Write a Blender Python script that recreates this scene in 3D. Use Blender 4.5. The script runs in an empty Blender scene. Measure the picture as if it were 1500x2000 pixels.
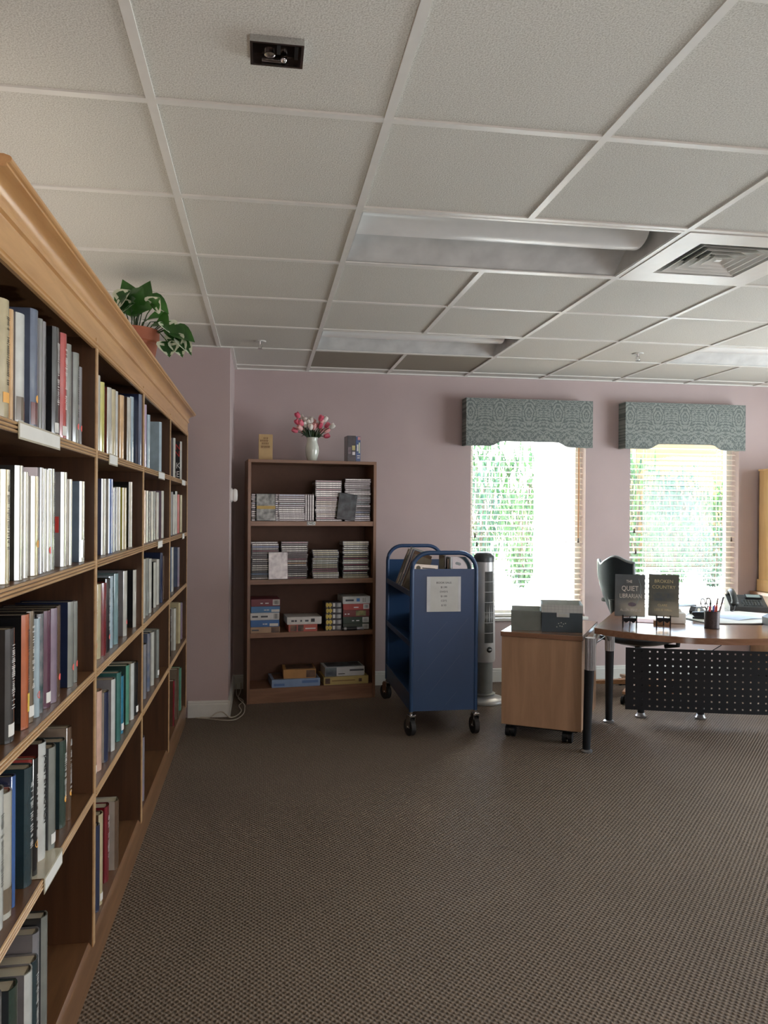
import bpy, bmesh, math, random
from mathutils import Vector, Matrix, Euler
random.seed(11)
S = bpy.context.scene
C = S.collection
PI = math.pi
R = math.radians

# ------------------------------------------------------------------ colour / material helpers
def lin(c):
    def f(v):
        v /= 255.0
        return v/12.92 if v <= 0.04045 else ((v+0.055)/1.055)**2.4
    return (f(c[0]), f(c[1]), f(c[2]), 1.0)

def nodes_of(m):
    m.use_nodes = True
    nt = m.node_tree
    return nt, nt.nodes, nt.links, nt.nodes['Principled BSDF']

def setin(b, k, v):
    if k in b.inputs:
        b.inputs[k].default_value = v

MATS = {}
def mat(name, rgb, rough=.5, metal=0., spec=.5, coat=0., var=.06, scale=18., bump=0., bscale=None, stretch=(1,1,1), rgb2=None, trans=0., coord='Object'):
    """plain surface with a little mottling"""
    if name in MATS:
        return MATS[name]
    m = bpy.data.materials.new(name)
    nt, N, L, b = nodes_of(m)
    tc = N.new('ShaderNodeTexCoord'); mp = N.new('ShaderNodeMapping')
    mp.inputs['Scale'].default_value = stretch
    L.new(tc.outputs[coord], mp.inputs['Vector'])
    nz = N.new('ShaderNodeTexNoise'); nz.inputs['Scale'].default_value = scale; nz.inputs['Detail'].default_value = 4
    L.new(mp.outputs[0], nz.inputs['Vector'])
    cr = N.new('ShaderNodeValToRGB')
    c = lin(rgb)
    if rgb2 is None:
        a = tuple(max(0, x*(1-var)) for x in c[:3])+(1,)
        d = tuple(min(1, x*(1+var)) for x in c[:3])+(1,)
    else:
        a, d = c, lin(rgb2)
    cr.color_ramp.elements[0].position = .35; cr.color_ramp.elements[1].position = .65
    cr.color_ramp.elements[0].color = a; cr.color_ramp.elements[1].color = d
    L.new(nz.outputs[0], cr.inputs[0]); L.new(cr.outputs[0], b.inputs['Base Color'])
    b.inputs['Roughness'].default_value = rough; b.inputs['Metallic'].default_value = metal
    setin(b, 'Specular IOR Level', spec); setin(b, 'Coat Weight', coat); setin(b, 'Coat Roughness', .07)
    setin(b, 'Transmission Weight', trans)
    if bump:
        n2 = N.new('ShaderNodeTexNoise'); n2.inputs['Scale'].default_value = bscale or scale*6; n2.inputs['Detail'].default_value = 3
        L.new(mp.outputs[0], n2.inputs['Vector'])
        bp = N.new('ShaderNodeBump'); bp.inputs['Strength'].default_value = bump; bp.inputs['Distance'].default_value = .01
        L.new(n2.outputs[0], bp.inputs['Height']); L.new(bp.outputs[0], b.inputs['Normal'])
    MATS[name] = m
    return m

def wood(name, dark, light, rough=.35, stretch=(18, 1.2, 18), coat=.25, scale=2.2):
    if name in MATS:
        return MATS[name]
    m = bpy.data.materials.new(name)
    nt, N, L, b = nodes_of(m)
    tc = N.new('ShaderNodeTexCoord'); mp = N.new('ShaderNodeMapping'); mp.inputs['Scale'].default_value = stretch
    L.new(tc.outputs['Object'], mp.inputs['Vector'])
    nz = N.new('ShaderNodeTexNoise'); nz.inputs['Scale'].default_value = scale; nz.inputs['Detail'].default_value = 7; nz.inputs['Roughness'].default_value = .6
    nz.inputs['Distortion'].default_value = .6
    L.new(mp.outputs[0], nz.inputs['Vector'])
    cr = N.new('ShaderNodeValToRGB'); cr.color_ramp.elements[0].position = .32; cr.color_ramp.elements[1].position = .68
    cr.color_ramp.elements[0].color = lin(dark); cr.color_ramp.elements[1].color = lin(light)
    L.new(nz.outputs[0], cr.inputs[0]); L.new(cr.outputs[0], b.inputs['Base Color'])
    b.inputs['Roughness'].default_value = rough; setin(b, 'Coat Weight', coat); setin(b, 'Coat Roughness', .2)
    bp = N.new('ShaderNodeBump'); bp.inputs['Strength'].default_value = .06; bp.inputs['Distance'].default_value = .004
    L.new(nz.outputs[0], bp.inputs['Height']); L.new(bp.outputs[0], b.inputs['Normal'])
    MATS[name] = m
    return m

# ------------------------------------------------------------------ mesh helpers
class MB:
    """collects shapes into one mesh"""
    def __init__(self):
        self.bm = bmesh.new()
    def _m(self, fs, mi):
        for f in fs:
            f.material_index = mi
    def box(self, x0, x1, y0, y1, z0, z1, mi=0, bev=0., M=None):
        r = bmesh.ops.create_cube(self.bm, size=1)
        vs = r['verts']
        bmesh.ops.scale(self.bm, vec=(x1-x0, y1-y0, z1-z0), verts=vs)
        bmesh.ops.translate(self.bm, vec=((x0+x1)/2, (y0+y1)/2, (z0+z1)/2), verts=vs)
        fs = {f for v in vs for f in v.link_faces}
        self._m(fs, mi)
        if bev:
            es = {e for v in vs for e in v.link_edges}
            rb = bmesh.ops.bevel(self.bm, geom=list(es), offset=bev, segments=2, affect='EDGES', profile=.6)
            self._m(rb['faces'], mi)
            vs = list({v for f in rb['faces'] for v in f.verts} | {v for f in fs if f.is_valid for v in f.verts})
        if M is not None:
            bmesh.ops.transform(self.bm, matrix=M, verts=[v for v in vs if v.is_valid])
        return self
    def poly(self, pts, mi=0):
        f = self.bm.faces.new([self.bm.verts.new(p) for p in pts]); f.material_index = mi
        return self
    def prism(self, pts, axis, a, b, mi=0, M=None):
        """closed 2-D outline swept along an axis: axis x -> pts are (y,z), y -> (x,z), z -> (x,y)"""
        def P(p, t):
            v = {'x': (t, p[0], p[1]), 'y': (p[0], t, p[1]), 'z': (p[0], p[1], t)}[axis]
            return M @ Vector(v) if M is not None else v
        A = [self.bm.verts.new(P(p, a)) for p in pts]; B = [self.bm.verts.new(P(p, b)) for p in pts]
        n = len(pts); fs = []
        for i in range(n):
            fs.append(self.bm.faces.new((A[i], A[(i+1) % n], B[(i+1) % n], B[i])))
        fs.append(self.bm.faces.new(A[::-1])); fs.append(self.bm.faces.new(B))
        self._m(fs, mi)
        bmesh.ops.recalc_face_normals(self.bm, faces=fs)
        return self
    def cyl(self, p0, p1, r0, r1=None, n=20, mi=0):
        r1 = r0 if r1 is None else r1
        p0, p1 = Vector(p0), Vector(p1)
        d = p1-p0
        q = d.to_track_quat('Z', 'Y').to_matrix().to_4x4()
        M = Matrix.Translation((p0+p1)/2) @ q
        r = bmesh.ops.create_cone(self.bm, cap_ends=True, segments=n, radius1=r0, radius2=r1, depth=d.length, matrix=M)
        self._m({f for v in r['verts'] for f in v.link_faces}, mi)
        return self
    def sphere(self, c, r, mi=0, sc=(1, 1, 1), u=16, v=10, M=None):
        m = Matrix.Translation(c) @ (M if M is not None else Matrix.Identity(4)) @ Matrix.Diagonal((sc[0], sc[1], sc[2], 1))
        rr = bmesh.ops.create_uvsphere(self.bm, u_segments=u, v_segments=v, radius=r, matrix=m)
        self._m({f for w in rr['verts'] for f in w.link_faces}, mi)
        return self
    def lathe(self, prof, n=28, mi=0, c=(0, 0, 0), cap=True, M=None):
        rings = []
        for (r, z) in prof:
            ring = []
            for i in range(n):
                v = Vector((c[0]+r*math.cos(2*PI*i/n), c[1]+r*math.sin(2*PI*i/n), c[2]+z))
                ring.append(self.bm.verts.new(M @ v if M is not None else v))
            rings.append(ring)
        fs = []
        for a, b in zip(rings, rings[1:]):
            for i in range(n):
                fs.append(self.bm.faces.new((a[i], a[(i+1) % n], b[(i+1) % n], b[i])))
        if cap:
            if prof[0][0] > 1e-4: fs.append(self.bm.faces.new(rings[0][::-1]))
            if prof[-1][0] > 1e-4: fs.append(self.bm.faces.new(rings[-1]))
        self._m(fs, mi)
        return self
    def tube(self, pts, r, n=10, mi=0, flat=None):
        """round (or flattened) bar through points"""
        pts = [Vector(p) for p in pts]
        rings = []
        up = Vector((0, 0, 1))
        for i, p in enumerate(pts):
            a = pts[max(i-1, 0)]; b = pts[min(i+1, len(pts)-1)]
            t = (b-a).normalized()
            if abs(t.dot(up)) > .97:
                u = Vector((1, 0, 0)) if i == 0 else prev_u
                u = (u - t*u.dot(t)).normalized()
            else:
                u = t.cross(up).normalized()
            if i and u.dot(prev_u) < 0: u = -u
            prev_u = u
            w = u.cross(t).normalized()
            ru, rw = (r, r) if flat is None else flat
            rr = r[i] if isinstance(r, (list, tuple)) else None
            if rr is not None: ru = rw = rr
            rings.append([self.bm.verts.new(p + u*ru*math.cos(2*PI*k/n) + w*rw*math.sin(2*PI*k/n)) for k in range(n)])
        fs = []
        for a, b in zip(rings, rings[1:]):
            for k in range(n):
                fs.append(self.bm.faces.new((a[k], a[(k+1) % n], b[(k+1) % n], b[k])))
        fs.append(self.bm.faces.new(rings[0][::-1])); fs.append(self.bm.faces.new(rings[-1]))
        self._m(fs, mi)
        bmesh.ops.recalc_face_normals(self.bm, faces=fs)
        return self
    def build(self, name, mats, parent=None, loc=(0, 0, 0), rot=(0, 0, 0), smooth=35, weld=False):
        if weld: bmesh.ops.remove_doubles(self.bm, verts=self.bm.verts, dist=1e-5)
        me = bpy.data.meshes.new(name)
        self.bm.to_mesh(me); self.bm.free()
        for m in (mats if isinstance(mats, (list, tuple)) else [mats]):
            me.materials.append(m)
        if smooth and len(me.polygons):
            me.polygons.foreach_set('use_smooth', [True]*len(me.polygons))
            me.set_sharp_from_angle(angle=R(smooth))
        o = bpy.data.objects.new(name, me); C.objects.link(o)
        if parent is not None: o.parent = parent
        o.location = loc; o.rotation_euler = rot
        return o

def tag(o, label, cat, group=None):
    o['label'] = label; o['category'] = cat
    if group: o['group'] = group
    return o
def thing(name, label, cat, loc=(0, 0, 0), rot=(0, 0, 0), group=None):
    o = bpy.data.objects.new(name, None); C.objects.link(o)
    o.empty_display_size = .05
    o.location = loc
    o.rotation_euler = rot if isinstance(rot, (tuple, list, Euler)) else (0, 0, rot)
    return tag(o, label, cat, group)
def struct(o):
    o['kind'] = 'structure'; return o
def dup(root, loc, rot=None, label=None, group=None):
    r = root.copy(); C.objects.link(r); r.location = loc
    if rot is not None: r.rotation_euler = rot if isinstance(rot, (tuple, list)) else (0, 0, rot)
    if label: r['label'] = label
    if group: r['group'] = group
    for ch in list(root.children):
        c = ch.copy(); C.objects.link(c); c.parent = r
        for g in ch.children:
            d = g.copy(); C.objects.link(d); d.parent = c
    return r
def text(name, s, size, m, parent, M, align='CENTER', ext=.0004, sx=1.0, spacing=1.0):
    cu = bpy.data.curves.new(name, 'FONT'); cu.body = s; cu.size = size; cu.align_x = align; cu.align_y = 'CENTER'
    cu.extrude = ext; cu.resolution_u = 3; cu.space_character = spacing
    tmp = bpy.data.objects.new('tmp', cu); C.objects.link(tmp)
    dg = bpy.context.evaluated_depsgraph_get()
    me = bpy.data.meshes.new_from_object(tmp.evaluated_get(dg))
    bpy.data.objects.remove(tmp); bpy.data.curves.remove(cu)
    me.transform(Matrix.Diagonal((sx, 1, 1, 1))); me.materials.clear(); me.materials.append(m)
    o = bpy.data.objects.new(name, me); C.objects.link(o); o.parent = parent; o.matrix_local = M
    return o
def frame(o, xa, ya, za):
    """matrix from an origin and three axes"""
    return Matrix(((xa[0], ya[0], za[0], o[0]), (xa[1], ya[1], za[1], o[1]), (xa[2], ya[2], za[2], o[2]), (0, 0, 0, 1)))
ORD = ['zero', 'first', 'second', 'third', 'fourth', 'fifth', 'sixth', 'seventh', 'eighth', 'ninth', 'tenth', 'eleventh', 'twelfth', 'thirteenth',
       'fourteenth', 'fifteenth', 'sixteenth', 'seventeenth', 'eighteenth', 'nineteenth', 'twentieth', 'twenty-first', 'twenty-second', 'twenty-third']

# ------------------------------------------------------------------ materials
m_wall = mat('mauve_wall_paint', (184, 168, 166), rough=.85, var=.03, scale=3, bump=.05, bscale=220)
m_trim = mat('white_trim_paint', (205, 206, 200), rough=.45, var=.02)
m_tbar = mat('ceiling_bar_enamel', (226, 226, 220), rough=.35, var=.02)
m_white = mat('white_plastic', (226, 224, 220), rough=.4, var=.02)
m_black = mat('black_plastic', (22, 24, 26), rough=.45, var=.1)
m_blackgloss = mat('black_metal_paint', (15, 21, 26), rough=.5, var=.1, spec=.35)
m_chrome = mat('chrome', (205, 205, 205), rough=.15, metal=1., var=.03)
m_alu = mat('brushed_aluminium', (170, 172, 174), rough=.35, metal=.9, var=.06)
m_oak = wood('built_in_oak', (96, 66, 42), (126, 90, 60), rough=.38, stretch=(14, 1.0, 14))
m_oakv = wood('built_in_oak_upright', (66, 44, 28), (90, 62, 40), rough=.4, stretch=(14, 14, 1.0))
m_oaklight = wood('maple_crown', (188, 142, 90), (216, 172, 118), rough=.28, stretch=(10, 1.0, 10), coat=.4)
m_edge = wood('pale_edge_band', (176, 140, 98), (206, 172, 128), rough=.35, stretch=(14, 1.0, 14))
m_dvdwood = wood('cherry_laminate', (116, 82, 58), (142, 104, 76), rough=.42, stretch=(1.2, 14, 14))
m_dvdwoodv = wood('cherry_laminate_upright', (112, 80, 58), (138, 102, 76), rough=.42, stretch=(14, 14, 1.2))
m_desk = wood('desk_cherry_veneer', (128, 94, 72), (152, 114, 90), rough=.16, stretch=(1.2, 14, 14), coat=.6)
m_ped = wood('pedestal_cherry_veneer', (166, 134, 106), (184, 150, 120), rough=.4, stretch=(10, 10, 1.0))
m_hutch = wood('honey_maple', (228, 188, 130), (242, 208, 152), rough=.35, stretch=(12, 12, 1.0))
m_blue = mat('navy_cart_enamel', (40, 70, 108), rough=.36, var=.05, scale=5)
m_smear = mat('pale_glass_smear', (70, 88, 118), rough=.5)
m_paper = mat('white_paper', (216, 216, 210), rough=.7, var=.02)
m_ink = mat('grey_print_ink', (92, 92, 100), rough=.8, var=.02)
m_inkblack = mat('black_print_ink', (24, 22, 22), rough=.8, var=.02)
m_inkwhite = mat('white_print_ink', (222, 222, 218), rough=.6, var=.02)
m_inkyellow = mat('yellow_print_ink', (214, 184, 62), rough=.6, var=.02)
m_inkred = mat('red_print_ink', (196, 56, 52), rough=.6, var=.02)
m_reddot = mat('coral_sticker', (226, 92, 84), rough=.5, var=.02)
m_orgdot = mat('orange_sticker', (232, 170, 74), rough=.5, var=.02)
m_clear = mat('label_holder_acrylic', (196, 190, 168), rough=.22, var=.04, coat=.5)
m_pages = mat('book_page_block', (206, 196, 172), rough=.85, var=.06, scale=60, stretch=(1, 40, 1))
m_terra = mat('terracotta', (150, 86, 60), rough=.75, var=.08)
m_soil = mat('potting_soil', (40, 30, 22), rough=.95, var=.3, scale=60)
m_rubber = mat('caster_rubber', (34, 34, 34), rough=.6)

def carpet_mat():
    m = bpy.data.materials.new('basket_weave_carpet')
    nt, N, L, b = nodes_of(m)
    tc = N.new('ShaderNodeTexCoord'); sx = N.new('ShaderNodeSeparateXYZ'); L.new(tc.outputs['Object'], sx.inputs[0])
    def mth(op, a, bb=None):
        n = N.new('ShaderNodeMath'); n.operation = op
        for i, v in enumerate((a, bb)):
            if v is None: continue
            if isinstance(v, (int, float)): n.inputs[i].default_value = v
            else: L.new(v, n.inputs[i])
        return n.outputs[0]
    nz0 = N.new('ShaderNodeTexNoise'); nz0.inputs['Scale'].default_value = 55; L.new(tc.outputs['Object'], nz0.inputs['Vector'])
    wob = mth('MULTIPLY', mth('SUBTRACT', nz0.outputs[0], .5), .010)
    X = mth('ADD', sx.outputs[0], wob); Y = mth('ADD', sx.outputs[1], wob)
    # yarn loops in a staggered weave; a dark hollow between each four of them
    s = mth('MULTIPLY', mth('SINE', mth('MULTIPLY', X, 2*PI/.0195)), mth('SINE', mth('MULTIPLY', Y, 2*PI/.0220)))
    ribs = mth('SINE', mth('MULTIPLY', X, 2*PI/.00975))
    nz = N.new('ShaderNodeTexNoise'); nz.inputs['Scale'].default_value = 260; nz.inputs['Detail'].default_value = 2; L.new(tc.outputs['Object'], nz.inputs['Vector'])
    nl = N.new('ShaderNodeTexNoise'); nl.inputs['Scale'].default_value = 1.6; nl.inputs['Detail'].default_value = 3; L.new(tc.outputs['Object'], nl.inputs['Vector'])
    h = mth('ADD', mth('MULTIPLY', s, .5), .5)
    h2 = mth('ADD', mth('MULTIPLY', h, .75), mth('MULTIPLY', nz.outputs[0], .45))
    h3 = mth('ADD', h2, mth('MULTIPLY', ribs, .07))
    cr = N.new('ShaderNodeValToRGB'); e = cr.color_ramp.elements
    e[0].position = .22; e[0].color = lin((66, 56, 47)); e[1].position = .55; e[1].color = lin((112, 99, 86))
    e2 = e.new(.9); e2.color = lin((140, 126, 111))
    L.new(h3, cr.inputs[0])
    mx = N.new('ShaderNodeMixRGB'); mx.blend_type = 'MULTIPLY'; mx.inputs[0].default_value = .35
    L.new(cr.outputs[0], mx.inputs[1])
    c2 = N.new('ShaderNodeValToRGB'); c2.color_ramp.elements[0].position = .3; c2.color_ramp.elements[1].position = .7
    c2.color_ramp.elements[0].color = (.62, .6, .58, 1); c2.color_ramp.elements[1].color = (1, 1, 1, 1)
    L.new(nl.outputs[0], c2.inputs[0]); L.new(c2.outputs[0], mx.inputs[2])
    L.new(mx.outputs[0], b.inputs['Base Color']); b.inputs['Roughness'].default_value = .75; setin(b, 'Specular IOR Level', .25)
    bp = N.new('ShaderNodeBump'); bp.inputs['Strength'].default_value = .8; bp.inputs['Distance'].default_value = .006
    L.new(h3, bp.inputs['Height']); L.new(bp.outputs[0], b.inputs['Normal'])
    return m
m_carpet = carpet_mat()

def tile_mat(name, rgb, dark):
    m = bpy.data.materials.new(name)
    nt, N, L, b = nodes_of(m)
    tc = N.new('ShaderNodeTexCoord')
    nz = N.new('ShaderNodeTexNoise'); nz.inputs['Scale'].default_value = 240; nz.inputs['Detail'].default_value = 3; L.new(tc.outputs['Object'], nz.inputs['Vector'])
    vo = N.new('ShaderNodeTexNoise'); vo.inputs['Scale'].default_value = 2.2; vo.inputs['Detail'].default_value = 3; L.new(tc.outputs['Object'], vo.inputs['Vector'])
    cr = N.new('ShaderNodeValToRGB'); e = cr.color_ramp.elements
    e[0].position = .32; e[0].color = lin(dark); e[1].position = .6; e[1].color = lin(rgb)
    L.new(nz.outputs[0], cr.inputs[0])
    mx = N.new('ShaderNodeMixRGB'); mx.blend_type = 'MULTIPLY'; mx.inputs[0].default_value = .25
    c2 = N.new('ShaderNodeValToRGB'); c2.color_ramp.elements[0].color = (.75, .74, .70, 1); c2.color_ramp.elements[1].color = (1, 1, 1, 1)
    L.new(vo.outputs[0], c2.inputs[0]); L.new(cr.outputs[0], mx.inputs[1]); L.new(c2.outputs[0], mx.inputs[2])
    L.new(mx.outputs[0], b.inputs['Base Color']); b.inputs['Roughness'].default_value = .9; setin(b, 'Specular IOR Level', .2)
    bp = N.new('ShaderNodeBump'); bp.inputs['Strength'].default_value = .35; bp.inputs['Distance'].default_value = .004
    L.new(nz.outputs[0], bp.inputs['Height']); L.new(bp.outputs[0], b.inputs['Normal'])
    return m
m_tile = tile_mat('mineral_ceiling_tile', (224, 224, 217), (192, 191, 182))
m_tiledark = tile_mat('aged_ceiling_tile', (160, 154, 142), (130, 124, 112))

def glass_mat():
    m = bpy.data.materials.new('window_glass'); m.use_nodes = True
    nt = m.node_tree; N, L = nt.nodes, nt.links; N.clear()
    out = N.new('ShaderNodeOutputMaterial'); mx = N.new('ShaderNodeMixShader')
    tr = N.new('ShaderNodeBsdfTransparent'); tr.inputs[0].default_value = (.93, .96, .95, 1)
    gl = N.new('ShaderNodeBsdfGlossy'); gl.inputs['Roughness'].default_value = .02
    fr = N.new('ShaderNodeFresnel'); fr.inputs['IOR'].default_value = 1.35
    L.new(fr.outputs[0], mx.inputs[0]); L.new(tr.outputs[0], mx.inputs[1]); L.new(gl.outputs[0], mx.inputs[2]); L.new(mx.outputs[0], out.inputs[0])
    return m
m_glass = glass_mat()

def slat_mat():
    m = bpy.data.materials.new('white_blind_slat'); nt, N, L, b = nodes_of(m)
    out = N['Material Output']
    tc = N.new('ShaderNodeTexCoord'); nz = N.new('ShaderNodeTexNoise'); nz.inputs['Scale'].default_value = 6; L.new(tc.outputs['Object'], nz.inputs['Vector'])
    cr = N.new('ShaderNodeValToRGB'); cr.color_ramp.elements[0].color = lin((226, 218, 208)); cr.color_ramp.elements[1].color = lin((240, 234, 226)); L.new(nz.outputs[0], cr.inputs[0])
    L.new(cr.outputs[0], b.inputs['Base Color']); b.inputs['Roughness'].default_value = .35
    t = N.new('ShaderNodeBsdfTranslucent'); t.inputs[0].default_value = (.9, .78, .66, 1)
    mx = N.new('ShaderNodeMixShader'); mx.inputs[0].default_value = .25
    L.new(b.outputs[0], mx.inputs[1]); L.new(t.outputs[0], mx.inputs[2]); L.new(mx.outputs[0], out.inputs[0])
    return m
m_slat = slat_mat()

def damask_mat():
    """woven scroll pattern mirrored about every repeat"""
    m = bpy.data.materials.new('paisley_damask_fabric'); nt, N, L, b = nodes_of(m)
    tc = N.new('ShaderNodeTexCoord'); sx = N.new('ShaderNodeSeparateXYZ'); L.new(tc.outputs['Object'], sx.inputs[0])
    def mth(op, a, bb=None, cc=None):
        n = N.new('ShaderNodeMath'); n.operation = op
        for i, v in enumerate((a, bb, cc)):
            if v is None: continue
            if isinstance(v, (int, float)): n.inputs[i].default_value = v
            else: L.new(v, n.inputs[i])
        return n.outputs[0]
    u = mth('PINGPONG', mth('ADD', sx.outputs[0], 2.0), .117)
    cv = N.new('ShaderNodeCombineXYZ'); L.new(u, cv.inputs[0]); L.new(sx.outputs[2], cv.inputs[2]); cv.inputs[1].default_value = .3
    w = N.new('ShaderNodeTexWave'); w.wave_type = 'RINGS'; w.rings_direction = 'SPHERICAL'
    w.inputs['Scale'].default_value = 26; w.inputs['Distortion'].default_value = 7; w.inputs['Detail'].default_value = 2; w.inputs['Detail Scale'].default_value = 2.2
    L.new(cv.outputs[0], w.inputs['Vector'])
    vo = N.new('ShaderNodeTexVoronoi'); vo.feature = 'DISTANCE_TO_EDGE'; vo.inputs['Scale'].default_value = 44; L.new(cv.outputs[0], vo.inputs['Vector'])
    v2 = N.new('ShaderNodeTexNoise'); v2.inputs['Scale'].default_value = 30; v2.inputs['Detail'].default_value = 2; L.new(cv.outputs[0], v2.inputs['Vector'])
    # large teardrop around each mirror line
    du = mth('SUBTRACT', .117, u); dz = mth('SUBTRACT', sx.outputs[2], .25)
    rr = mth('SQRT', mth('ADD', mth('POWER', mth('MULTIPLY', du, 1.25), 2.), mth('POWER', mth('MULTIPLY', dz, .8), 2.)))
    tear = mth('SINE', mth('ADD', mth('MULTIPLY', rr, 230.), mth('MULTIPLY', v2.outputs[0], 13.)))
    near = mth('LESS_THAN', rr, .085)
    mixv = mth('ADD', mth('MULTIPLY', near, mth('ADD', mth('MULTIPLY', tear, .5), .5)), mth('MULTIPLY', mth('SUBTRACT', 1., near), w.outputs['Fac']))
    edge = mth('LESS_THAN', vo.outputs['Distance'], .09)
    val = mth('ADD', mth('MULTIPLY', mixv, .7), mth('MULTIPLY', edge, .3))
    val = mth('ADD', val, mth('MULTIPLY', mth('SUBTRACT', v2.outputs[0], .5), .5))
    cr = N.new('ShaderNodeValToRGB'); e = cr.color_ramp.elements
    e[0].position = .30; e[0].color = lin((98, 106, 104)); e[1].position = .62; e[1].color = lin((138, 145, 139))
    L.new(val, cr.inputs[0]); L.new(cr.outputs[0], b.inputs['Base Color']); b.inputs['Roughness'].default_value = .8
    return m
m_damask = damask_mat()

def leaf_mat(name, a, bcol, rough=.4, transl=.25):
    m = bpy.data.materials.new(name); nt, N, L, b = nodes_of(m); out = N['Material Output']
    tc = N.new('ShaderNodeTexCoord'); nz = N.new('ShaderNodeTexNoise'); nz.inputs['Scale'].default_value = 7 if transl < .4 else 1.3; nz.inputs['Detail'].default_value = 3
    L.new(tc.outputs['Object'], nz.inputs['Vector'])
    cr = N.new('ShaderNodeValToRGB'); cr.color_ramp.elements[0].position = .35; cr.color_ramp.elements[1].position = .65
    cr.color_ramp.elements[0].color = lin(a); cr.color_ramp.elements[1].color = lin(bcol); L.new(nz.outputs[0], cr.inputs[0])
    L.new(cr.outputs[0], b.inputs['Base Color']); b.inputs['Roughness'].default_value = rough
    t = N.new('ShaderNodeBsdfTranslucent'); L.new(cr.outputs[0], t.inputs[0])
    mx = N.new('ShaderNodeMixShader'); mx.inputs[0].default_value = transl
    L.new(b.outputs[0], mx.inputs[1]); L.new(t.outputs[0], mx.inputs[2]); L.new(mx.outputs[0], out.inputs[0])
    return m
m_leaf = leaf_mat('pothos_leaf', (34, 74, 34), (72, 122, 52), .3, .2)
m_leafw = leaf_mat('variegated_leaf_edge', (196, 206, 180), (226, 230, 210), .4, .15)
m_shrub = leaf_mat('shrub_leaf', (10, 32, 16), (40, 70, 28), .5, .25)
m_shrub2 = leaf_mat('shrub_leaf_bluish', (10, 32, 26), (38, 66, 48), .5, .25)
m_stem = mat('green_stem', (44, 70, 34), rough=.6)
m_bark = mat('shrub_stems', (60, 50, 40), rough=.9)

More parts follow.
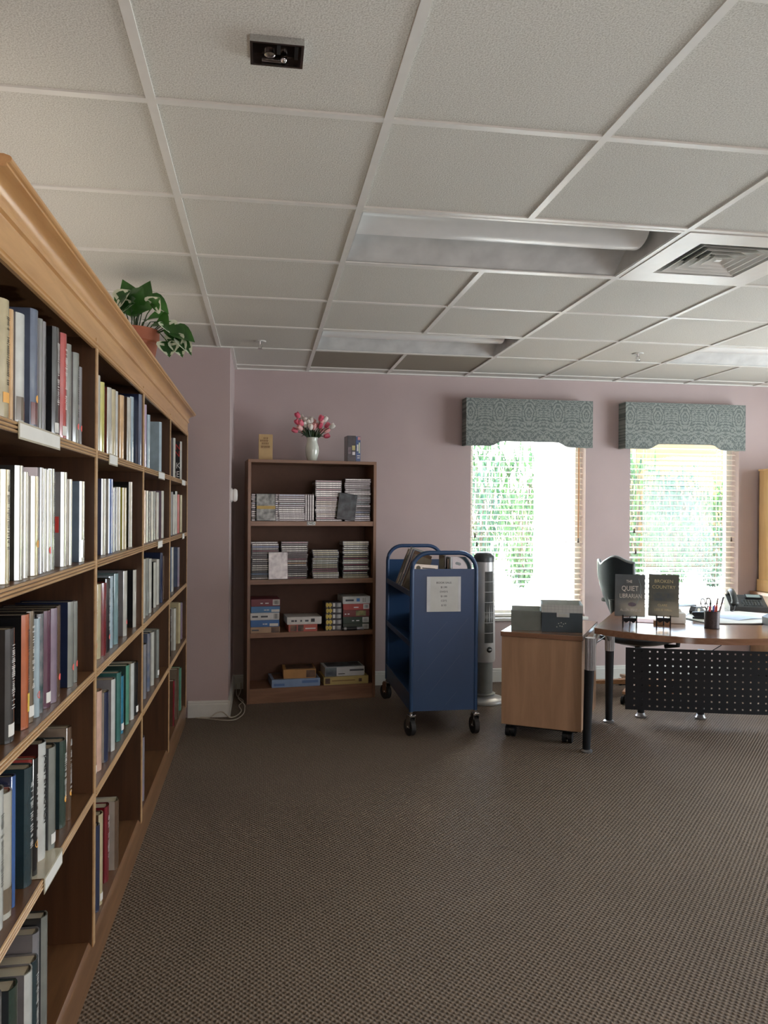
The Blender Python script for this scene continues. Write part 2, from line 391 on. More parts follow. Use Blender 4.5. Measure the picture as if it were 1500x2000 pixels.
BOOKS={
 (0, 0):[
  (1.627, 0.062, 0.232, 'cream', 'purple', 'lt', 'cream-covered purple-edged'),
  (1.652, 0.024, 0.223, 'tan', 'tan', '', 'slim beige'),
  (1.735, 0.062, 0.231, 'pale', 'grey', 'b', 'pale grey'),
  (1.822, 0.062, 0.261, 'slate', 'slate', 'bo', 'wide slate blue'),
  (1.855, 0.031, 0.252, 'greyg', 'grey', 'n', 'mottled grey'),
  (1.893, 0.037, 0.254, 'grey', 'dark', 'l', 'narrow grey'),
  (2.003, 0.062, 0.264, 'char', 'black', 'lw', 'charcoal lettered'),
  (2.079, 0.062, 0.266, 'red', 'dark', 'lw', 'brick red'),
  (2.122, 0.042, 0.249, 'greyg', 'brown', '', 'thin grey brown'),
  (2.208, 0.062, 0.243, 'greyg', 'grey', 'ls', 'grey speckled'),
  (2.258, 0.048, 0.215, 'grey', 'grey', 's', 'slim grey'),
 ],
 (0, 1):[
  (1.633, 0.062, 0.221, 'cream', 'cream', 'l', 'wide cream'),
  (1.716, 0.062, 0.233, 'white', 'dark', '', 'dark-covered white-spined'),
  (1.756, 0.038, 0.222, 'white', 'white', '', 'thin white'),
  (1.83, 0.062, 0.216, 'cream', 'white', 'o', 'cream tapering'),
  (1.866, 0.035, 0.237, 'grey', 'black', '', 'tall black-topped'),
  (1.901, 0.033, 0.236, 'white', 'white', '', 'white glossy'),
  (1.941, 0.039, 0.236, 'white', 'pale', 's', 'pale white'),
  (1.987, 0.045, 0.24, 'greyg', 'pale', 'l', 'crinkle-jacketed grey'),
  (2.099, 0.062, 0.237, 'white', 'grey', 'r', 'grey red-banded'),
  (2.132, 0.031, 0.221, 'white', 'white', '', 'slim white'),
  (2.274, 0.062, 0.22, 'white', 'steel', 'b', 'blue and sand'),
 ],
 (0, 2):[
  (1.668, 0.062, 0.224, 'char', 'char', 'lw', 'dark palm-tree'),
  (1.766, 0.062, 0.239, 'orange', 'black', 'lys', 'black with orange spine'),
  (1.812, 0.045, 0.24, 'greyb', 'char', 'lw', 'grey brown lettered'),
  (1.844, 0.031, 0.218, 'paleb', 'steel', 's', 'light blue grey'),
  (1.886, 0.04, 0.224, 'teald', 'dark', 'n', 'dark teal'),
  (1.939, 0.051, 0.225, 'plum', 'char', 'w', 'plum'),
  (1.99, 0.05, 0.224, 'mauve', 'char', '', 'purple grey'),
  (2.04, 0.048, 0.223, 'brown', 'dark', 's', 'brown grey'),
  (2.157, 0.062, 0.22, 'greyg', 'navy', 's', 'midnight blue grey-spined'),
  (2.204, 0.045, 0.215, 'greyg', 'grey', 's', 'slim grey green'),
 ],
 (0, 3):[
  (1.615, 0.062, 0.269, 'pale', 'pale', 'l', 'pale white lettered'),
  (1.663, 0.047, 0.248, 'white', 'rose', 'b', 'rose and white'),
  (1.69, 0.025, 0.266, 'blue', 'navy', '', 'tall blue'),
  (1.799, 0.062, 0.253, 'dteal', 'dteal', 'l', 'broad dark teal'),
  (1.83, 0.03, 0.258, 'black', 'red', 'lo', 'red-topped black'),
  (1.923, 0.062, 0.269, 'pale', 'black', 'je', 'black pale-spined'),
  (1.983, 0.059, 0.241, 'greyg', 'dark', 'w', 'grey green'),
  (2.11, 0.062, 0.219, 'dgreen', 'dteal', 'lo', 'dark green'),
  (2.148, 0.036, 0.24, 'brown', 'greyb', 'lo', 'tall brown'),
 ],
 (0, 4):[
  (1.616, 0.062, 0.296, 'grey', 'rose', '', 'rose grey'),
  (1.726, 0.062, 0.252, 'dgreen', 'dteal', '', 'dark green'),
  (1.807, 0.062, 0.235, 'pale', 'grey', '', 'pale grey'),
  (1.855, 0.046, 0.231, 'dteal', 'grey', 'l', 'dark lettered'),
  (1.897, 0.04, 0.27, 'grey', 'grey', '', 'plain grey'),
  (1.939, 0.04, 0.285, 'greyg', 'dark', '', 'tall grey'),
 ],
 (1, 0):[
  (2.508, 0.062, 0.234, 'white', 'lilac', '', 'white lilac-edged'),
  (2.556, 0.046, 0.221, 'lime', 'lime', '', 'yellow green'),
  (2.657, 0.062, 0.219, 'white', 'maroon', '', 'maroon-covered white'),
  (2.738, 0.062, 0.225, 'cream', 'cream', '', 'cream'),
  (2.795, 0.055, 0.228, 'pale', 'char', '', 'thin dark'),
  (2.895, 0.062, 0.228, 'tan', 'tan', '', 'tan'),
  (3.049, 0.062, 0.242, 'white', 'brown', '', 'brown white-spined'),
  (3.132, 0.062, 0.256, 'paleb', 'slate', 'l', 'blue grey'),
  (3.341, 0.062, 0.275, 'slate', 'navy', '', 'broad navy'),
 ],
 (1, 1):[
  (2.455, 0.062, 0.238, 'white', 'white', 'n', 'speckled white'),
  (2.601, 0.062, 0.239, 'white', 'navyr', '', 'navy and rose white-spined'),
  (2.688, 0.062, 0.242, 'blue', 'white', '', 'slim royal blue'),
  (2.743, 0.054, 0.215, 'white', 'white', '', 'slim white'),
  (2.771, 0.027, 0.216, 'navy', 'white', '', 'thin navy'),
  (2.859, 0.062, 0.22, 'white', 'white', '', 'plain white'),
  (2.943, 0.062, 0.22, 'cream', 'lime', '', 'cream yellow'),
  (3.102, 0.062, 0.246, 'white', 'black', '', 'tall black white-spined'),
 ],
 (1, 2):[
  (2.477, 0.062, 0.222, 'char', 'char', 'ls', 'black white-lettered'),
  (2.539, 0.06, 0.229, 'cream', 'cream', '', 'cream yellow'),
  (2.587, 0.047, 0.228, 'darkred', 'darkred', '', 'dark red'),
  (2.646, 0.057, 0.236, 'black', 'black', 'ls', 'black lettered'),
  (2.726, 0.062, 0.238, 'paleb', 'paleb', 'l', 'pale blue'),
  (2.802, 0.062, 0.24, 'tealg', 'tealg', 'l', 'grey teal'),
  (2.978, 0.062, 0.235, 'white', 'grey', 's', 'grey white-edged'),
  (3.191, 0.062, 0.222, 'white', 'black', '', 'black white-edged'),
 ],
 (1, 3):[
  (2.472, 0.062, 0.231, 'lilac', 'lilac', 'wb', 'lilac'),
  (2.545, 0.062, 0.245, 'pink', 'pink', '', 'beige pink'),
  (2.631, 0.062, 0.222, 'navy', 'white', '', 'navy'),
  (2.746, 0.062, 0.238, 'pale', 'grey', '', 'silver grey'),
  (2.853, 0.062, 0.238, 'teal', 'teal', '', 'teal green'),
  (2.947, 0.062, 0.206, 'tealb', 'tealb', 'w', 'teal blue'),
  (3.07, 0.062, 0.22, 'green', 'dgreen', '', 'sea green'),
  (3.136, 0.062, 0.215, 'pale', 'white', '', 'silver white'),
  (3.243, 0.062, 0.206, 'black', 'black', 'w', 'black'),
 ],
 (1, 4):[
  (2.476, 0.062, 0.254, 'pale', 'grey', '', 'glossy pale grey'),
  (2.517, 0.04, 0.264, 'navy', 'navy', '', 'navy'),
  (2.564, 0.045, 0.282, 'cream', 'brown', 'w', 'cream-spined'),
  (2.723, 0.062, 0.249, 'darkred', 'darkred', 'l', 'dark red gilt-lettered'),
  (2.817, 0.062, 0.233, 'brown', 'white', '', 'brown white-topped'),
 ],
 (2, 0):[
  (3.443, 0.062, 0.267, 'lilac', 'white', '', 'pale lilac'),
  (3.567, 0.062, 0.239, 'paleb', 'blue2', '', 'light blue'),
  (3.919, 0.062, 0.246, 'paleb', 'paleb2', 'f', 'pale blue'),
 ],
 (2, 1):[
  (3.428, 0.062, 0.222, 'pink', 'white', '', 'pinkish white'),
  (3.511, 0.062, 0.222, 'white', 'white', '', 'white'),
  (3.59, 0.062, 0.221, 'char', 'dark', '', 'dark'),
  (3.639, 0.048, 0.222, 'white', 'white', '', 'thin white'),
  (3.768, 0.062, 0.225, 'greyg', 'dark', 'l', 'grey dark-edged'),
  (3.869, 0.062, 0.222, 'white', 'pink', '', 'white pink-edged'),
  (4.037, 0.062, 0.233, 'white', 'mauve', '', 'mauve grey'),
 ],
 (2, 2):[
  (3.436, 0.062, 0.249, 'white', 'cream', '', 'cream white'),
  (3.527, 0.062, 0.247, 'greyg', 'char', '', 'dark grey'),
  (3.607, 0.062, 0.24, 'white', 'grey', '', 'white'),
  (3.797, 0.062, 0.211, 'white', 'black', '', 'black'),
  (3.908, 0.062, 0.218, 'white', 'white', '', 'pale'),
  (3.985, 0.062, 0.244, 'navy', 'navy', '', 'tall navy'),
  (4.089, 0.062, 0.222, 'brown', 'greyb', '', 'brown grey'),
 ],
 (2, 3):[
  (3.466, 0.062, 0.231, 'grey', 'char', 'l', 'short charcoal'),
  (3.605, 0.062, 0.255, 'slate', 'slate', 'n', 'slate speckled'),
  (3.722, 0.062, 0.243, 'white', 'pale', '', 'white'),
  (3.886, 0.062, 0.23, 'greyg', 'greyg', 'w', 'grey'),
 ],
 (2, 4):[
  (3.444, 0.062, 0.268, 'mauve', 'plum', 'n', 'purple grey'),
 ],
 (3, 0):[
  (4.552, 0.062, 0.225, 'white', 'grey', '', 'grey'),
  (4.891, 0.062, 0.234, 'white', 'char', 'fa', 'black red-lettered'),
 ],
 (3, 1):[
  (4.42, 0.062, 0.236, 'greyg', 'grey', 'n', 'grey'),
  (4.534, 0.062, 0.224, 'white', 'greyg', '', 'white'),
  (4.64, 0.062, 0.244, 'white', 'dark', '', 'dark white-edged'),
  (4.782, 0.062, 0.228, 'pinkr', 'pinkr', 'd', 'red spiral-bound'),
  (4.962, 0.062, 0.228, 'cream', 'cream', '', 'cream'),
 ],
 (3, 2):[
  (4.506, 0.062, 0.246, 'white', 'blue2', '', 'bright blue'),
  (4.778, 0.062, 0.232, 'mauve', 'slate', 'n', 'slate mauve'),
 ],
 (3, 3):[
  (4.423, 0.062, 0.254, 'black', 'black', 'l', 'black'),
  (4.617, 0.062, 0.238, 'white', 'white', '', 'white'),
  (4.845, 0.062, 0.243, 'cream', 'cream', '', 'cream'),
  (5.002, 0.062, 0.224, 'mauve', 'paleb', '', 'blue mauve'),
 ],
 (3, 4):[
  (4.6, 0.062, 0.255, 'darkred', 'brown', '', 'short dark red'),
  (4.734, 0.062, 0.292, 'brown', 'greyb', '', 'tall brown'),
  (4.942, 0.062, 0.259, 'green', 'green', '', 'green'),
 ],
}
SKY, SUN, REAR, SIDE, WARM, UP1, UP2, EXPO = 2.6, 118, 84, 96, 7.5, 1.8, 7, 0.6
# ------------------------------------------------------------------ the room
H = 2.39                                     # ceiling
YB = 5.95                                    # window wall
XC = [-.29+.6135*k for k in range(-1, 10)]
YC = [2.075+.6185*k for k in range(-8, 7)]
struct(MB().box(-1.0, 5.25, -3.1, 6.13, -.05, 0).build('floor', m_carpet, smooth=0))
WIN = [(1.603, 2.550, .50, 1.99), (2.929, 3.884, .50, 1.99)]
w = MB()
xs = [-.30, WIN[0][0], WIN[0][1], WIN[1][0], WIN[1][1], 5.25]
for i in range(0, 5, 2):
    w.box(xs[i], xs[i+1], YB, YB+.17, 0, H+.25)
for (a, b_, z0, z1) in WIN:
    w.box(a, b_, YB, YB+.17, 0, z0); w.box(a, b_, YB, YB+.17, z1, H+.25)
struct(w.build('wall_back', m_wall, smooth=0))
struct(MB().box(-1.0, -.80, -3.1, 5.17, 0, H+.25).build('wall_left', m_wall, smooth=0))
struct(MB().box(-1.0, -.218, 5.17, YB+.17, 0, H+.25).build('wall_pillar', m_wall, smooth=0))
struct(MB().box(5.20, 5.37, -3.1, YB+.17, 0, H+.25).build('wall_right', m_wall, smooth=0))
struct(MB().box(-1.0, 5.37, -3.27, -3.1, 0, H+.25).build('wall_rear', m_wall, smooth=0))

def baseboard(name, p0, p1, out):
    """skirting with a moulded cap, swept from p0 to p1, standing off the wall along out"""
    prof = [(0, 0), (.016, 0), (.016, .082), (.012, .088), (.012, .096), (.007, .104), (0, .106)]
    mb = MB(); p0 = Vector(p0); p1 = Vector(p1); o = Vector(out)
    A = [mb.bm.verts.new(p0+o*a+Vector((0, 0, z))) for a, z in prof]; B = [mb.bm.verts.new(p1+o*a+Vector((0, 0, z))) for a, z in prof]
    n = len(prof)
    fs = [mb.bm.faces.new((A[i], A[(i+1) % n], B[(i+1) % n], B[i])) for i in range(n)] + [mb.bm.faces.new(A[::-1]), mb.bm.faces.new(B)]
    bmesh.ops.recalc_face_normals(mb.bm, faces=fs)
    return struct(mb.build(name, m_trim, smooth=30))
baseboard('baseboard_back', (-.218, YB, 0), (5.2, YB, 0), (0, -1, 0))
baseboard('baseboard_pillar', (-.472, 5.17, 0), (-.202, 5.17, 0), (0, -1, 0))
baseboard('baseboard_pillar_side', (-.218, 5.154, 0), (-.218, YB, 0), (1, 0, 0))

# ceiling: tiles laid in the grid, openings left for the lights and the vent
LIGHTS = [(1, 2, 1), (1, 2, 4), (5, 6, 4)]   # first column, last column, row (row k = YC index 8+k)
VENT = (3, 1)
HOLES = {(VENT[0], VENT[1])}
for a, b_, r in LIGHTS:
    HOLES |= {(a, r), (b_, r)}
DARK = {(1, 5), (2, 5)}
t = MB()
for i in range(len(XC)-1):
    for j in range(len(YC)-1):
        ci, rj = i-1, j-8
        if (ci, rj) in HOLES: continue
        x0, x1, y0, y1 = max(XC[i], -1), min(XC[i+1], 5.25), YC[j], YC[j+1]
        if x0 >= 5.2: continue
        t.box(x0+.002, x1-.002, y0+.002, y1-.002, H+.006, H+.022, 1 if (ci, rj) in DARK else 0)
for i in range(len(XC)-1):
    t.box(XC[i]+.002, min(XC[i+1], 5.25)-.002, YC[-1], YB, H+.006, H+.022)
struct(t.build('ceiling', [m_tile, m_tiledark], smooth=0))
struct(MB().box(-1.0, 5.37, -3.27, YB+.17, H+.25, H+.35).build('ceiling_deck', m_tiledark, smooth=0))
g = MB()
mid = {(2, r) for (_, _, r) in LIGHTS[:2]} | {(6, LIGHTS[2][2])}
for i, x in enumerate(XC):
    if x > 5.19: continue
    # main runners stop at a light that spans two modules
    segs = []; y = -3.1
    for j in range(len(YC)-1):
        if (i-1, j-8) in mid:
            segs.append((y, YC[j])); y = YC[j+1]
    segs.append((y, YB))
    for a, b_ in segs:
        if b_-a > .01: g.box(x-.012, x+.012, a, b_, H, H+.03)
for y in YC:
    g.box(-1.0, 5.2, y-.012, y+.012, H+.0003, H+.03)
struct(g.build('trim_1', m_tbar, smooth=0))
p = MB()
p.box(-.218, 5.2, YB-.02, YB-.0005, H-.003, H+.02).box(-.218, -.198, 5.172, YB-.02, H-.003, H+.02).box(-.8, -.202, 5.15, 5.1695, H-.003, H+.02).box(-.7995, -.78, -3.1, 5.15, H-.003, H+.02)
struct(p.build('trim_2', m_tbar, smooth=0))

# recessed fluorescent lights (off)
m_refl = mat('light_reflector_enamel', (206, 208, 206), rough=.45, var=.10, scale=9, bump=.02)
m_lamp = mat('lamp_shield', (232, 234, 232), rough=.3, var=.02)
def troffer(x0, x1, y0, y1, label):
    r = thing('ceiling_light', label, 'ceiling light', ((x0+x1)/2, (y0+y1)/2, H), group='recessed fluorescent ceiling lights')
    L, W = (x1-x0)/2-.013, (y1-y0)/2-.013
    pan = MB()
    prof = [(-W, .002)]
    for k in range(9):
        a = k/8
        prof.append((-W+.02+(W-.11)*a, .010+.088*math.sin(a*PI/2)))
    prof += [(-p_[0], p_[1]) for p_ in prof[::-1]]
    outer = [(q, z+.006) for q, z in prof]
    pan.prism(prof+outer[::-1], 'x', -L, L)
    pan.build('reflector', m_refl, r, smooth=50)
    e = MB()
    poly = [(-W, .002)]+prof[1:-1]+[(W, .002)]
    e.prism(poly, 'x', -L, -L+.004).build('end_panel', m_refl, r, smooth=0)
    MB().prism(poly, 'x', L-.004, L).build('end_panel', m_refl, r, smooth=0)
    sh = MB()
    pr = [(.095*math.cos(PI+PI*k/12), .092+.062*math.sin(PI+PI*k/12)) for k in range(13)]
    sh.prism(pr, 'x', -L+.0045, L-.03)
    sh.build('lamp_shield', m_lamp, r, smooth=50)
    f = MB()
    f.box(-L-.001, L+.001, -W-.001, -W+.016, -.001, .004).box(-L-.001, L+.001, W-.016, W+.001, -.001, .004)
    f.build('rim', m_tbar, r, smooth=0)
    return r
for (a, b_, rw), lb in zip(LIGHTS, ('large recessed ceiling light with dusty reflector beside the square air vent', 'recessed ceiling light over the DVD bookcase beside two darker tiles', 'recessed ceiling light near the window wall above the tall honey cabinet')):
    troffer(XC[a+1], XC[b_+2], YC[8+rw], YC[9+rw], lb)

# square air diffuser
vx0, vx1, vy0, vy1 = XC[VENT[0]+1]+.013, XC[VENT[0]+2]-.013, YC[8+VENT[1]]+.013, YC[9+VENT[1]]-.013
v = thing('ceiling_vent', 'square white air vent with nested louvres in the ceiling', 'air vent', ((vx0+vx1)/2, (vy0+vy1)/2, H))
hw = (vx1-vx0)/2
def ring(mb, r0, z0, r1, z1, th=.003, mi=0):
    """square sloping frame from half-width r0 at z0 to r1 at z1"""
    def sq(r, z): return [Vector((sx_*r, sy_*r, z)) for sx_, sy_ in ((-1, -1), (1, -1), (1, 1), (-1, 1))]
    A, B = sq(r0, z0), sq(r1, z1)
    A2, B2 = sq(r0-th, z0+th*.3), sq(r1-th, z1+th*.3)
    va, vb, va2, vb2 = [[mb.bm.verts.new(q) for q in s] for s in (A, B, A2, B2)]
    fs = []
    for i in range(4):
        j = (i+1) % 4
        fs += [mb.bm.faces.new((va[i], va[j], vb[j], vb[i])), mb.bm.faces.new((va2[j], va2[i], vb2[i], vb2[j])),
               mb.bm.faces.new((va[j], va[i], va2[i], va2[j])), mb.bm.faces.new((vb[i], vb[j], vb2[j], vb2[i]))]
    for f in fs: f.material_index = mi
    bmesh.ops.recalc_face_normals(mb.bm, faces=fs)
mb = MB()
for sx_ in (0, 1):
    for sg in (-1, 1):
        a_, b_ = (.19, hw) if sg > 0 else (-hw, -.19)
        if sx_: mb.box(a_, b_, -hw, hw, -.003, .004)
        else: mb.box(-.19, .19, a_, b_, -.003, .004)
ring(mb, .1905, .004, .187, .055, .003)
mb.build('frame', m_tbar, v, smooth=0)
for k, rr in enumerate((.165, .125, .085, .048)):
    mb = MB(); ring(mb, rr, -.004, rr-.038, .034, .004); mb.build('louvre', m_tbar, v, smooth=0)
mb = MB(); mb.box(-.012, .012, -.012, .012, .0, .012); mb.build('center_plate', m_tbar, v, smooth=0)
mb = MB(); mb.box(-.2, .2, -.2, .2, .055, .06); mb.build('duct_box', m_black, v, smooth=0)

# sprinkler heads
def sprinkler(x, y, label):
    r = thing('ceiling_sprinkler', label, 'sprinkler', (x, y, H+.006))
    MB().lathe([(0, -.004), (.034, -.006), (.038, 0)], 24).build('escutcheon', m_trim, r)
    MB().cyl((0, 0, -.004), (0, 0, -.022), .008, .006).build('nozzle', m_chrome, r)
    b_ = MB()
    for s in (-1, 1):
        b_.tube([(s*.007, 0, -.018), (s*.013, 0, -.03), (s*.009, 0, -.042), (0, 0, -.047)], .002, 6)
    b_.build('yoke', m_chrome, r)
    MB().lathe([(.0, -.051), (.015, -.05), (.015, -.047), (0, -.046)], 16).build('deflector', m_chrome, r)
sprinkler(-.026, 4.956, 'small fire sprinkler in the ceiling near the pillar')
sprinkler(2.449, 4.878, 'small fire sprinkler in the ceiling over the two windows')

# chrome box let into a tile close to the camera
r = thing('ceiling_fixture', 'small chrome rectangular fitting set into a ceiling tile above the aisle', 'ceiling fitting', (.024, 1.80, H+.006))
f = MB(); f.box(-.060, .060, -.047, -.041, -.016, .0).box(-.060, .060, .041, .047, -.016, 0).box(-.060, -.054, -.041, .041, -.016, 0).box(.054, .060, -.041, .041, -.016, 0)
f.build('frame', m_chrome, r, smooth=0)
MB().box(-.054, .054, -.041, .041, -.004, -.001).build('backplate', mat('smoked_chrome', (70, 62, 58), rough=.2, metal=1.), r, smooth=0)
MB().box(-.034, .012, .026, .036, -.013, -.007, bev=.002).build('latch_bar', m_chrome, r)
MB().sphere((.016, .020, -.012), .008).build('latch_knob', m_chrome, r)
MB().lathe([(.012, -.004), (.012, -.010), (.006, -.013), (0, -.013)], 18, c=(-.016, .012, 0)).build('socket', m_chrome, r)
MB().box(.0, .008, -.03, .005, -.011, -.004).box(.040, .048, -.03, .02, -.011, -.004).build('clip', m_black, r, smooth=0)

# ------------------------------------------------------------------ windows, blinds, valances
m_vinyl = mat('white_window_vinyl', (214, 214, 208), rough=.4, var=.02)
def window(n, x0, x1, z0, z1):
    f = MB(); y0, y1 = YB+.105, YB+.15
    f.box(x0, x0+.045, y0, y1, z0, z1).box(x1-.045, x1, y0, y1, z0, z1).box(x0+.045, x1-.045, y0, y1, z0, z0+.05).box(x0+.045, x1-.045, y0, y1, z1-.045, z1)
    o = struct(f.build('window_%d' % n, m_vinyl, smooth=0))
    MB().box(x0+.045, x1-.045, y0+.02, y0+.024, z0+.05, z1-.045).build('pane', m_glass, o, smooth=0)
    s = struct(MB().box(x0-.02, x1+.02, YB-.03, YB+.105, z0-.02, z0+.004, bev=.004).build('trim_%d' % (n+2), m_trim))
for n, (a, b_, c, d) in enumerate(WIN, 1):
    window(n, a, b_, c, d)

def blind(x0, x1, z0, z1, label, cords, tilt):
    r = thing('window_blind', label, 'blind', ((x0+x1)/2, YB+.05, z0), group='white slat blinds in the two windows')
    W = (x1-x0)/2-.012; hgt = z1-z0
    MB().box(-W, W, -.028, .028, hgt-.055, hgt-.006, bev=.003).build('headrail', m_white, r)
    s = MB(); n = int((hgt-.12)/.0425)
    for k in range(n):
        z = hgt-.085-k*.0425
        M = Matrix.Translation((0, 0, z)) @ Matrix.Rotation(R(tilt), 4, 'X')
        s.prism([(-.024, -.0015), (0, .0015), (.024, -.0015), (.024, .0012), (0, .0042), (-.024, .0012)], 'x', -W, W, M=M)
    s.build('slat', m_slat, r, smooth=0)
    MB().box(-W, W, -.025, .025, .012, .03, bev=.003).build('bottom_rail', m_white, r)
    for x in (-W+.14, W-.14):
        l = MB(); l.box(x-.0012, x+.0012, -.027, -.0255, .03, hgt-.05).box(x-.0012, x+.0012, .0255, .027, .03, hgt-.05)
        l.build('ladder_cord', m_white, r, smooth=0)
    m_cord = mat('tan_blind_cord', (196, 146, 104), rough=.7)
    m_tas = mat('dark_wood_tassel', (70, 52, 42), rough=.4)
    for (x, zb, w_) in cords:
        c = MB().tube([(x, -.034, hgt-.05), (x+.002, -.036, (hgt+zb)/2), (x, -.036, zb)], w_, 6).build('pull_cord', m_cord if w_ > .003 else m_white, r)
        MB().lathe([(.003, .0), (.006, -.006), (.005, -.012), (.009, -.034), (.007, -.037), (0, -.037)], 12, c=(x, -.036, zb)).build('tassel', m_tas, c)
    return r
W1c = (WIN[0][0]+WIN[0][1])/2; W2c = (WIN[1][0]+WIN[1][1])/2
blind(*WIN[0], 'white slat blind in the window behind the fan and the storage boxes', [(1.645-W1c, 1.17-.5, .0012), (1.66-W1c, 1.10-.5, .0012), (2.497-W1c, 1.13-.5, .006)], 9)
blind(*WIN[1], 'white slat blind in the window behind the two displayed books', [(2.975-W2c, 1.21-.5, .0012), (2.99-W2c, 1.04-.5, .0012), (3.83-W2c, 1.14-.5, .0012)], 9)

def valance(x0, x1, zb, zt, za, label):
    r = thing('window_valance', label, 'valance', ((x0+x1)/2, YB-.002, zb))
    W = (x1-x0)/2; D = .125; A = za-zb; T = zt-zb
    def outline(k=0.):
        pts = [(-W+k, k*.0)]
        lo = W-.19
        pts += [(-lo, 0), (-lo+.035, .010), (-lo+.055, A*.55), (-lo+.085, A*.92), (-lo+.12, A)]
        pts = pts + [(-a, b) for a, b in pts[::-1]]
        return pts
    f = MB()
    o = outline()
    f.prism(o+[(W, T), (-W, T)], 'y', -D, -D+.018)
    f.build('front_board', m_damask, r, smooth=30)
    for s in (-1, 1):
        x = s*(W-.009)
        MB().box(x-.009, x+.009, -D+.018, -.001, 0, T).build('side_board', m_damask, r, smooth=0)
    MB().box(-W, W, -D, -.001, T, T+.01).build('top_board', m_damask, r, smooth=0)
    # piping along the scalloped edge
    MB().tube([(a, -D+.002, b-.002) for a, b in o], .004, 6).build('piping', mat('grey_piping', (130, 138, 134), rough=.8), r)
valance(1.53, 2.552, 1.848, 2.200, 1.886, 'grey paisley valance over the window nearer the DVD bookcase')
valance(2.825, 3.857, 1.848, 2.203, 1.890, 'grey paisley valance over the window behind the displayed books')
# ------------------------------------------------------------------ the long built-in bookcase
XF, XB = -.473, -.785                        # front edge, back
DIV = [1.44, 2.33, 3.215, 4.12, 5.03]
SHELF = [1.515, 1.20, .885, .54]
ZBOT = .115
bc = thing('bookcase', 'long wall-to-pillar oak bookcase with moulded crown, full of library books', 'bookcase', (XF, (DIV[0]+DIV[-1])/2, 0))
Yo = (DIV[0]+DIV[-1])/2; Xo = XF
y0, y1 = DIV[0]-.013-Yo, DIV[-1]+.013-Yo
MB().box(XB-Xo, XB+.008-Xo, y0, y1, 0.0, 1.86).build('back_panel', m_oakv, bc, smooth=0)
for d in DIV:
    y = d-Yo
    MB().box(XB+.008-Xo, -.0, y-.013, y+.013, .1, 1.83, 0).box(-.0, .0035, y-.013, y+.013, .1, 1.83, 1).build('upright', [m_oakv, m_edge], bc, smooth=0)
def lip(mb, ya, yb, z, th):
    """front edge of a shelf: fine reeded nosing"""
    mb.box(-.0004, .0012, ya, yb, z-th, z, 2)
    for k in range(3):
        zc = z-th+th*(k+.5)/3; r_ = th*.125
        mb.prism([(.0012, zc-r_)]+[(.0012+.0045*math.cos(a), zc+r_*math.sin(a)) for a in (-1.1, -.5, 0, .5, 1.1)]+[(.0012, zc+r_)], 'y', ya, yb, 1)
for i in range(4):
    a, b = DIV[i]+.013-Yo, DIV[i+1]-.013-Yo
    for z in SHELF:
        m = MB(); m.box(XB+.008-Xo, -.0005, a, b, z-.024, z, 0); lip(m, a, b, z, .024)
        m.build('shelf', [m_oak, m_edge, m_oakv], bc, smooth=40)
    m = MB(); m.box(XB+.008-Xo, -.012, a, b, ZBOT-.02, ZBOT, 0)
    m.build('shelf', [m_oak], bc, smooth=0)
m = MB()
pr = [(-.02, 0), (.0, 0), (.0, .100), (-.003, .108), (-.009, .1155), (-.020, .1155)]
m.prism(pr, 'y', y0, y1).build('plinth', m_oak, bc, smooth=30)
MB().box(XB+.008-Xo, -.02, y0, y1, 1.83, 1.86).build('top_panel', m_oak, bc, smooth=0)
# crown: reeded frieze, cove and top bead, mitred round the end by the pillar
prof = [(0, 1.800), (.005, 1.803), (.005, 1.808), (.002, 1.810), (.006, 1.813), (.006, 1.818), (.001, 1.821), (.001, 1.880), (.008, 1.883), (.010, 1.890), (.006, 1.893)]
for k in range(9):
    a = k/8*PI/2
    prof.append((.036-.030*math.cos(a), 1.896+.030*math.sin(a)))
prof += [(.041, 1.927), (.041, 1.932)]
for k in range(7):
    a = -PI/2+PI*k/6
    prof.append((.042+.007*math.cos(a), 1.9385+.0065*math.sin(a)))
prof += [(.036, 1.947), (-.008, 1.947), (-.008, 1.800)]
mb = MB()
def loop(fn): return [mb.bm.verts.new(fn(p, z)) for p, z in prof]
A = loop(lambda p, z: (p, y0-.02, z)); B = loop(lambda p, z: (p, y1+p*.8, z)); Cc = loop(lambda p, z: (XB-Xo+.01, y1+p*.8, z))
n = len(prof); fs = []
for P_, Q in ((A, B), (B, Cc)):
    for i in range(n):
        fs.append(mb.bm.faces.new((P_[i], P_[(i+1) % n], Q[(i+1) % n], Q[i])))
fs += [mb.bm.faces.new(A[::-1]), mb.bm.faces.new(Cc)]
bmesh.ops.recalc_face_normals(mb.bm, faces=fs)
mb.build('crown_moulding', m_oaklight, bc, smooth=28)

# label holders clipped to the shelf edges
def holder(y, L, z, label, up=False):
    r = thing('shelf_label_holder', label, 'label holder', (XF+.0062, y, z), group='clear label holders on the bookcase shelf edges')
    b_ = MB().box(.0, .0015, -L/2, L/2, -.034, .001)
    if up: b_.box(-.035, .0015, -L/2, L/2, .001, .0022)
    b_.build('front_plate', m_clear, r, smooth=0)
    MB().box(.0016, .0021, -L/2+.006, L/2-.006, -.030, -.003).build('paper_insert', m_paper, r, smooth=0)
holder(1.75, .31, 1.515, 'long label holder on the top shelf edge of the nearest bay')
holder(2.56, .14, 1.515, 'short label holder on the top shelf edge of the second bay')
holder(3.74, .22, 1.515, 'label holder on the top shelf edge of the third bay')
holder(4.75, .2, 1.515, 'label holder on the top shelf edge of the bay by the pillar')
holder(3.70, .16, 1.20, 'label holder on the second shelf edge of the third bay')
holder(4.75, .12, 1.20, 'label holder on the second shelf edge of the bay by the pillar')
holder(1.87, .155, .54, 'bent label holder on the fourth shelf edge of the nearest bay', True)

